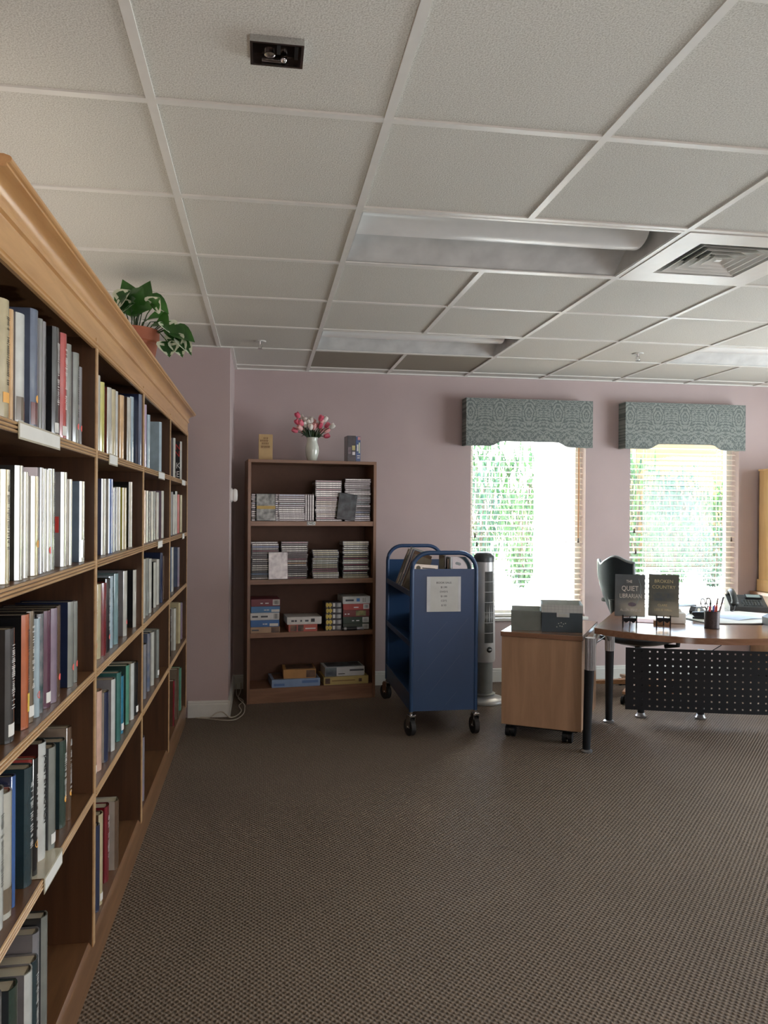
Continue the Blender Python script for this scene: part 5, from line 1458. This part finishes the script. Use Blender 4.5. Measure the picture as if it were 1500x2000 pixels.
pen(.013, .004, .05, .0, .124, (210, 90, 60), 'orange red marker behind the front one in the cup', cap=(214, 70, 52))
pen(.020, -.002, .30, .02, .175, (110, 100, 106), 'grey pen leaning out of the cup towards the phone', cap=(90, 84, 92))
pen(.016, .012, .20, .05, .160, (146, 128, 124), 'taupe pen leaning out of the cup beside the grey one')
pen(.0, .015, .03, .05, .148, (90, 92, 84), 'olive headed marker upright in the pen cup', cap=(134, 140, 120))
def scissors(dx, dy, tx_, ty_, label):
    r = thing('scissors', label, 'scissors', (cx_+dx, cy_+dy, ZD+.007))
    d = Vector((tx_, ty_, 1)).normalized(); s = Vector((1, 0, -tx_)).normalized()
    MB().tube([(0, 0, 0), tuple(d*.10)], .003, 6, flat=(.005, .0015)).build('blades', m_chrome, r)
    for sg in (-1, 1):
        h_ = MB(); c = d*.137+s*sg*.017
        h_.tube([tuple(d*.095)]+[tuple(c+(s*sg*-math.cos(2*PI*k/14+.9)*.0135)+d*(-math.sin(2*PI*k/14+.9)*.024)) for k in range(15)], .0032, 7)
        h_.build('handle', m_black, r)
scissors(-.016, .0, -.16, .0, 'black handled scissors standing in the pen cup')

# papers, stapler, pieces at the desk's front
pad = thing('desk_pad', 'white paper desk pad with black corner edge under the pen cup', 'desk pad', (2.6, 4.35, ZD))
pp_ = [(2.520, 4.40), (2.545, 4.175), (2.80, 4.13), (3.05, 4.14), (3.20, 4.50), (3.05, 4.66), (2.70, 4.66)]
MB().prism([(x-2.6, y_-4.35) for x, y_ in pp_], 'z', 0, .003).build('backing', m_black, pad, smooth=0)
MB().prism([((x-2.86)*.975+2.86-2.6, (y_-4.40)*.975+4.40-4.35) for x, y_ in pp_], 'z', .0031, .007).build('sheets', m_paper, pad, smooth=0)
sh = thing('paper_sheet', 'loose bluish paper lying on the desk pad', 'paper', (2.84, 4.36, ZD+.0075), R(20))
MB().prism([(-.10, .0), (-.09, .003), (.0, .006), (.09, .002), (.12, .0), (.12, .0008), (.09, .0028), (.0, .0068), (-.09, .0038), (-.10, .0008)], 'y', -.09, .09).build('sheet', mat('bluish_paper', (190, 204, 226), rough=.7), sh, smooth=40)
stp = thing('stapler', 'black stapler beside the pen cup on the desk pad', 'stapler', (2.615, 4.33, ZD+.0078), R(150))
MB().box(-.07, .07, -.016, .016, 0, .010, bev=.003).build('base', m_black, stp)
MB().prism([(-.07, .030), (-.05, .012), (.06, .012), (.075, .026), (.07, .038), (-.02, .044), (-.06, .042)], 'y', -.014, .014).build('arm', m_blackgloss, stp, smooth=40)
cap_ = thing('tape_dispenser', 'small black block behind the stapler on the desk pad', 'tape dispenser', (2.69, 4.55, ZD+.0078), R(20))
MB().prism([(-.04, 0), (.045, 0), (.05, .02), (.02, .045), (-.03, .048), (-.045, .02)], 'y', -.02, .02).build('body', m_black, cap_, smooth=30)
MB().cyl((-.005, -.021, .026), (-.005, .021, .026), .012).build('tape_roll', m_clear, cap_)
wb = thing('card_stack', 'short stack of tan cards lying behind the grey green book', 'cards', (2.262, 4.19, ZD), R(-27))
MB().box(-.045, .045, -.03, .03, 0, .024).build('cards', mat('tan_card_stock', (168, 128, 96), rough=.7), wb, smooth=0)
wc = thing('tissue_box', 'white rounded tissue box behind the grey green book', 'tissue box', (2.385, 4.25, ZD), R(-15))
MB().box(-.045, .045, -.045, .045, 0, .062, bev=.01).build('box', mat('offwhite_card', (206, 204, 196), rough=.6), wc)
MB().prism([(-.03, .0625), (.03, .0625), (.02, .082), (.0, .074), (-.015, .085)], 'y', -.006, .006).build('tissue', m_paper, wc, smooth=0)
pk = thing('paper_sheet', 'pinkish paper lying between the two display books', 'paper', (2.235, 4.33, ZD), R(-30))
MB().box(-.11, .11, -.075, .075, 0, .003).build('sheet', mat('pinkish_paper', (206, 172, 168), rough=.7), pk, smooth=0)
bx_ = thing('desk_tray', 'dark grey box at the front of the desk by the phone', 'desk box', (2.94, 4.08, ZD), R(-8))
MB().prism([(-.09, 0), (.09, 0), (.09, .062), (-.055, .062), (-.09, .045)], 'y', -.05, .05).build('box', mat('dark_grey_card', (58, 60, 66), rough=.5), bx_, smooth=0)
MB().box(-.05, .085, -.045, .045, .0622, .065).build('lid', m_black, bx_, smooth=0)

ph = thing('telephone', 'black desk telephone with handset near the honey cabinet', 'telephone', (3.165, 4.76, ZD), R(-22))
m_phone = mat('phone_black', (52, 56, 56), rough=.45)
MB().prism([(-.10, .0), (.10, .0), (.10, .085), (.075, .092), (-.10, .030)], 'x', -.115, .115).build('base', m_phone, ph, smooth=20)
def slope_z(y_): return .030+(y_+.10)/.175*.062
Mp = Matrix.Translation((0, -.10, .0302)) @ Matrix.Rotation(math.atan2(.062, .175), 4, 'X')
MB().box(.0, .10, .118, .170, .001, .012, M=Mp).build('display_bezel', m_black, ph, smooth=0)
MB().box(.008, .092, .124, .164, .0121, .0128, M=Mp).build('display', mat('grey_lcd', (150, 170, 166), rough=.2), ph, smooth=0)
kb = MB()
for i in range(7):
    for j in range(5):
        kb.box(-.030+i*.018, -.018+i*.018, .022+j*.017, .033+j*.017, .0005, .005, M=Mp)
kb.build('keypad', mat('dark_keys', (74, 78, 78), rough=.5), ph, smooth=0)
hs = MB(); hs.tube([(-.082, -.085, .058), (-.082, -.06, .085), (-.082, 0, .112), (-.082, .05, .122), (-.082, .085, .112)], .018, 12, flat=(.021, .013))
hs.sphere((-.082, -.078, .052), .025, sc=(1.0, 1.1, .7)).sphere((-.082, .078, .100), .025, sc=(1., 1.1, .7))
hs.build('handset', m_phone, ph, smooth=60)
MB().tube([(-.082, -.09, .045), (-.095, -.125, .012), (-.11, -.15, .005), (-.10, -.17, .004), (-.12, -.19, .008), (-.13, -.17, .004)], .0025, 6).build('coiled_cord', m_black, ph)

# ------------------------------------------------------------------ office chair
ch = thing('office_chair', 'dark office chair with waved mesh backrest behind the desk', 'chair', (2.72, 5.38, 0), R(26))
m_chair = mat('dark_grey_mesh', (38, 46, 50), rough=.8, spec=.25, bump=.3, bscale=500)
m_chairb = mat('chair_seat_black', (30, 34, 38), rough=.3, coat=.3)
m_base = wood('beech_chair_base', (170, 124, 84), (206, 160, 116), .35)
# seat faces +x in its own frame
st_ = MB()
def pil(rx, ry, n=32, p=3.2):
    o = []
    for k in range(n):
        c, s = math.cos(2*PI*k/n), math.sin(2*PI*k/n)
        o.append((rx*abs(c)**(2/p)*(1 if c > 0 else -1), ry*abs(s)**(2/p)*(1 if s > 0 else -1)))
    return o
loft(st_, [(.395, pil(.20, .20)), (.415, pil(.255, .25)), (.445, pil(.265, .26)), (.468, pil(.245, .24)), (.476, pil(.16, .16))])
st_.build('seat', m_chairb, ch, smooth=60)
# curved back with a waved top edge: thin shell, bowed side to side, raked backward as it rises
bk = MB(); NU, NV = 24, 16
def backpt(u, v, off=0):     # u across -1..1, v height 0..1
    w2 = .085+.068*min(1., v*1.35)
    yv = u*w2
    ztop = .985+.040*math.exp(-((u+.25)/.45)**2)+.03*max(0, u-.7)-.02*math.exp(-((u-.62)/.2)**2)
    z = .56+(ztop-.56)*v
    x = -.205-.10*v+.06*u*u-.03*math.sin(v*PI)
    return Vector((x-off, yv, z))
ff = [[bk.bm.verts.new(backpt(-1+2*i/NU, j/NV)) for j in range(NV+1)] for i in range(NU+1)]
bb = [[bk.bm.verts.new(backpt(-1+2*i/NU, j/NV, .022)) for j in range(NV+1)] for i in range(NU+1)]
for i in range(NU):
    for j in range(NV):
        bk.bm.faces.new((ff[i][j], ff[i+1][j], ff[i+1][j+1], ff[i][j+1])); bk.bm.faces.new((bb[i+1][j], bb[i][j], bb[i][j+1], bb[i+1][j+1]))
for i in range(NU):
    bk.bm.faces.new((ff[i+1][0], ff[i][0], bb[i][0], bb[i+1][0])); bk.bm.faces.new((ff[i][NV], ff[i+1][NV], bb[i+1][NV], bb[i][NV]))
for j in range(NV):
    bk.bm.faces.new((ff[0][j], ff[0][j+1], bb[0][j+1], bb[0][j])); bk.bm.faces.new((ff[NU][j+1], ff[NU][j], bb[NU][j], bb[NU][j+1]))
bmesh.ops.recalc_face_normals(bk.bm, faces=bk.bm.faces)
bk.build('backrest', m_chair, ch, smooth=50)
rim = MB()
rim.tube([backpt(-1, j/NV, .011) for j in range(NV+1)]+[backpt(-1+2*i/NU, 1, .011) for i in range(1, NU)]+[backpt(1, 1-j/NV, .011) for j in range(NV+1)], .012, 8)
rim.build('back_frame', mat('chair_trim_grey', (120, 128, 130), rough=.35), ch, smooth=60)
MB().tube([(-.10, 0, .39), (-.22, 0, .41), (-.25, 0, .50), (-.265, 0, .60), (-.29, 0, .72)], .02, 10, flat=(.035, .012)).build('back_support', m_black, ch)
for s in (-1, 1):
    a = MB().tube([(.04, s*.20, .385), (.06, s*.29, .40), (.09, s*.295, .55), (.11, s*.295, .655)], .016, 8).build('armrest', m_black, ch)
    MB().box(-.01, .22, s*.295-.04, s*.295+.04, .655, .688, bev=.012).build('arm_pad', m_black, a)
MB().cyl((0, 0, .10), (0, 0, .40), .026, .022).build('gas_column', m_black, ch)
MB().cyl((0, 0, .07), (0, 0, .125), .045, .035).build('hub', m_black, ch)
MB().box(-.10, .10, -.09, .09, .37, .394, bev=.01).build('tilt_mechanism', m_black, ch)
for k in range(5):
    a = R(180+22+72*k); d = Vector((math.cos(a), math.sin(a), 0)); n_ = Vector((-d.y, d.x, 0))
    l = MB()
    A = [l.bm.verts.new(d*.03+n_*s*.028+Vector((0, 0, z))) for s, z in ((-1, .085), (1, .085), (1, .122), (-1, .122))]
    B = [l.bm.verts.new(d*.325+n_*s*.018+Vector((0, 0, z))) for s, z in ((-1, .068), (1, .068), (1, .088), (-1, .088))]
    for i in range(4): l.bm.faces.new((A[i], A[(i+1) % 4], B[(i+1) % 4], B[i]))
    l.bm.faces.new(A[::-1]); l.bm.faces.new(B); bmesh.ops.recalc_face_normals(l.bm, faces=l.bm.faces)
    lo = l.build('base_leg', m_base, ch, smooth=0)
    c = d*.315
    cs = MB().cyl((c.x, c.y, .07), (c.x, c.y, .04), .007).build('caster', m_black, lo)
    for s in (-1, 1):
        q = c+d*.012
        MB().cyl(tuple(q+n_*s*.006+Vector((0, 0, .028))), tuple(q+n_*s*.022+Vector((0, 0, .028))), .0275, n=20).build('wheel', m_blackgloss, cs)

# ------------------------------------------------------------------ honey cabinet at the wall
hu_ = thing('hutch_cabinet', 'tall honey maple cabinet section standing on a low credenza', 'cabinet', (4.05, 5.56, .7012))
MB().box(0, 1.0, 0, .36, .095, .985).build('body', m_hutch, hu_, smooth=0)
MB().prism([(-.010, 0), (-.010, .05), (-.004, .06), (-.004, .085), (.0, .0949), (.365, .0949), (.365, 0)], 'x', -.012, 1.0).build('base_moulding', m_hutch, hu_, smooth=20)
MB().box(.03, .49, -.012, -.0005, .12, .955, bev=.004).build('door', m_hutch, hu_)
MB().box(.51, .97, -.012, -.0005, .12, .955, bev=.004).build('door', m_hutch, hu_)
MB().box(-.010, 1.0, -.014, .36, .9855, 1.0).build('top_panel', m_hutch, hu_, smooth=0)
cd = thing('credenza', 'low cherry credenza by the wall under the honey maple cabinet', 'credenza', (3.99, 5.50, 0))
MB().box(0, 1.1, .01, .43, .06, .672).build('body', m_ped, cd, smooth=0)
MB().box(-.01, 1.11, 0, .435, .6725, .70, bev=.003).build('top_panel', m_desk, cd, smooth=0)
MB().box(.02, 1.08, .03, .41, 0, .06).build('plinth', m_black, cd, smooth=0)
for k in range(3):
    d_ = MB().box(.015+.36*k, .355+.36*k, -.006, .009, .08, .655, bev=.003).build('door', m_ped, cd, smooth=0)
    MB().tube([(.32+.36*k, -.006, .40), (.32+.36*k, -.03, .42), (.32+.36*k, -.03, .50), (.32+.36*k, -.006, .52)], .005, 8).build('handle', m_alu, d_)
cord('computer_cable', [(3.46, 5.86, .02), (3.43, 5.7, .2), (3.38, 5.3, .40), (3.33, 5.05, .55), (3.3, 4.94, .655)], .004, m_black, 'black cable rising behind the modesty panel to the desk')
cord('computer_cable', [(2.28, 5.92, .04), (2.30, 5.86, .15), (2.34, 5.5, .30), (2.40, 5.15, .50), (2.5, 4.95, .655)], .0035, m_black, 'black cable hanging between desk leg and baseboard')
# ------------------------------------------------------------------ outside the windows
m_conc = mat('pale_concrete', (214, 210, 200), rough=.9, var=.05, scale=.6)
m_lawn = mat('mown_lawn', (120, 150, 90), rough=.95, var=.2, scale=3)
m_stucco = mat('white_stucco', (226, 224, 218), rough=.9, var=.03)
m_tansid = wood('tan_siding', (92, 64, 34), (118, 86, 50), .7, stretch=(.6, 6, 14), coat=0)
struct(MB().box(-14, 40, 6.13, 18.0, -.15, -.10).build('ground_patio', m_conc, smooth=0))
struct(MB().box(-14, 40, 18.0, 34, -.16, -.08).build('ground_lawn', m_lawn, smooth=0))
def shrub_mesh(seed, m):
    q = random.Random(seed); mb = MB()
    for k in range(620):
        a = q.uniform(0, 2*PI); z = q.random()
        rr = (math.sin(min(1, z*1.25+.12)*PI*.62)) * q.uniform(.62, 1.02)
        c = Vector((rr*math.cos(a), rr*math.sin(a), z*q.uniform(.92, 1.06)))
        n_ = Vector((math.cos(a), math.sin(a), q.uniform(-.3, .9)))+Vector((q.uniform(-.8, .8), q.uniform(-.8, .8), q.uniform(-.8, .8)))
        n_.normalize(); t_ = n_.orthogonal().normalized(); t_ = (Matrix.Rotation(q.uniform(0, 6.28), 3, n_) @ t_); s_ = n_.cross(t_)
        L_ = q.uniform(.10, .19); W_ = L_*.42
        mb.poly([c-t_*L_*.5, c+s_*W_*.5+n_*.01, c+t_*L_*.5, c-s_*W_*.5+n_*.01])
    return mb
def shrub_proto(seed, m):
    r = bpy.data.objects.new('shrub', None); C.objects.link(r); r['category'] = 'shrub'
    shrub_mesh(seed, m).build('foliage', m, r, smooth=0)
    b = MB(); q = random.Random(seed+50)
    for k in range(9):
        a = q.uniform(0, 6.28); rr = q.uniform(.2, .7)
        b.tube([(0, 0, 0), (rr*.5*math.cos(a), rr*.5*math.sin(a), .35), (rr*math.cos(a), rr*math.sin(a), q.uniform(.6, .9))], .015, 5)
    b.build('branches', m_bark, r, smooth=0)
    return r
SH = [shrub_proto(1, m_shrub), shrub_proto(2, m_shrub2), shrub_proto(3, m_shrub)]
spots = [  # x, y, radius, height, prototype, label
 (4.25, 15.2, .50, 2.3, 1, 'tall bluish shrub beyond the fan side window, nearest the cart'),
 (5.35, 15.6, .52, 2.7, 0, 'tall green shrub beyond the fan side window beside the white column'),
 (4.80, 14.2, .45, 1.7, 2, 'lower shrub in front of two taller ones beyond the fan side window'),
 (7.55, 15.2, .52, 2.6, 0, 'green shrub seen over the chair back through the second window'),
 (8.65, 15.4, .52, 2.3, 1, 'tall bluish shrub in the middle of the second window'),
 (9.75, 15.6, .52, 2.0, 2, 'green shrub beyond the second window below the tan wall'),
 (7.70, 13.9, .45, 1.35, 2, 'low green shrub beyond the second window, behind the chair back'),
 (8.62, 14.0, .42, 1.15, 1, 'low bluish shrub beyond the second window, before the tallest one'),
 (10.85, 15.9, .52, 1.8, 0, 'shrub beyond the second window nearest its far jamb'),
 (6.45, 15.9, .5, 2.6, 1, 'shrub behind the white column outside'),
 (8.1, 17.3, .62, 2.7, 0, 'tall shrub in the back row beyond the second window, above the low green one'),
 (9.45, 17.2, .60, 2.2, 1, 'bluish shrub in the back row beyond the second window by the tan wall'),
 (4.85, 17.0, .62, 2.9, 2, 'tallest shrub in the back row beyond the fan side window')]
first = [True]*3
for x, y_, rr, hh, k, lb in spots:
    if first[k]:
        o = SH[k]; first[k] = False
        o.location = (x, y_, -.10)
    else:
        o = dup(SH[k], (x, y_, -.10), R(40*x))
    o['label'] = lb; o['group'] = 'shrubs outside the windows'
    o.scale = (rr, rr, hh)
col = thing('porch_column', 'broad white porch column outside the window with the orange cord', 'column', (3.02, 7.55, -.10))
MB().box(-.26, .26, -.2, .2, .14, 3.1).build('shaft', m_stucco, col, smooth=0)
MB().box(-.31, .31, -.25, .25, 0, .14, bev=.01).build('base', m_stucco, col, smooth=0)
bl = thing('neighbouring_building', 'tan sided building beyond the shrubs of the second window', 'building', (10.2, 18.6, -.10))
MB().box(-.9, 4, 0, 4, 0, 4.2).build('siding_wall', m_tansid, bl, smooth=0)
MB().box(-1.1, 4.2, -.4, 4.2, 4.2, 4.4).build('roof', m_stucco, bl, smooth=0)

# ------------------------------------------------------------------ light
wd = bpy.data.worlds.new('World'); S.world = wd; wd.use_nodes = True
nt = wd.node_tree; bg = nt.nodes['Background']
sky = nt.nodes.new('ShaderNodeTexSky'); sky.sky_type = 'NISHITA'; sky.sun_disc = False
sky.sun_elevation = R(50); sky.sun_rotation = R(-24); sky.air_density = 1.2; sky.dust_density = 2.0
nt.links.new(sky.outputs[0], bg.inputs[0]); bg.inputs[1].default_value = SKY
def lamp(name, typ, loc, rot, energy, color=(1, 1, 1), **kw):
    l = bpy.data.lights.new(name, typ); l.energy = energy; l.color = color
    for k, v in kw.items(): setattr(l, k, v)
    o = bpy.data.objects.new(name, l); C.objects.link(o); o.location = loc; o.rotation_euler = rot
    return o
sun = lamp('sun', 'SUN', (0, 0, 10), (0, 0, 0), SUN, (1, .95, .86), angle=R(1.5))
sun.rotation_euler = Vector((-.22, -.50, -.84)).to_track_quat('-Z', 'Y').to_euler()
# windows behind the photographer, out of view
lamp('rear_window_daylight', 'AREA', (2.6, -3.05, 1.45), (R(90), 0, PI), REAR, (.95, .98, 1), shape='RECTANGLE', size=2.4, size_y=1.5)
lamp('side_fill', 'AREA', (5.15, 3.4, 1.30), (R(90), 0, R(90)), SIDE, (.88, .95, 1), shape='RECTANGLE', size=2.6, size_y=1.5)  # unseen panel added to brighten the room from the right, no window there
lamp('shelf_top_uplight', 'AREA', (-.66, 3.1, 1.905), (PI, 0, 0), UP1, (1, .90, .74), shape='RECTANGLE', size=.12, size_y=2.6)
lamp('ceiling_fill', 'AREA', (.9, .95, .28), (PI, 0, 0), UP2, (.97, 1, .99), shape='DISK', size=.4)  # unseen upward fill added to brighten the ceiling
lamp('aisle_ceiling_lamp', 'AREA', (.15, -.2, 2.34), (0, 0, 0), WARM, (1, .80, .55), shape='RECTANGLE', size=.5, size_y=1.1)

# ------------------------------------------------------------------ camera
yaw, pitch, roll, F = 0.153054707, -0.00341878, 0.00702267, 1528.678
f = Vector((math.sin(yaw)*math.cos(pitch), math.cos(yaw)*math.cos(pitch), math.sin(pitch)))
r = Vector((math.cos(yaw), -math.sin(yaw), 0)); u = r.cross(f)
r2 = r*math.cos(roll)+u*math.sin(roll); u2 = -r*math.sin(roll)+u*math.cos(roll)
cam = bpy.data.cameras.new('camera'); co = bpy.data.objects.new('camera', cam); C.objects.link(co)
co.matrix_world = frame((0, 0, 1.35), r2, u2, -f)
cam.sensor_fit = 'VERTICAL'; cam.sensor_height = 36; cam.sensor_width = 27; cam.lens = F/2000*36; cam.clip_start = .02
S.camera = co
S.view_settings.view_transform = 'Standard'; S.view_settings.look = 'None'; S.view_settings.gamma = 1; S.view_settings.use_curve_mapping = False
S.view_settings.exposure = EXPO
S.cycles.use_denoising = True
S.cycles.max_bounces = 10; S.cycles.diffuse_bounces = 6; S.cycles.glossy_bounces = 4; S.cycles.transparent_max_bounces = 16
S.cycles.sample_clamp_indirect = 6
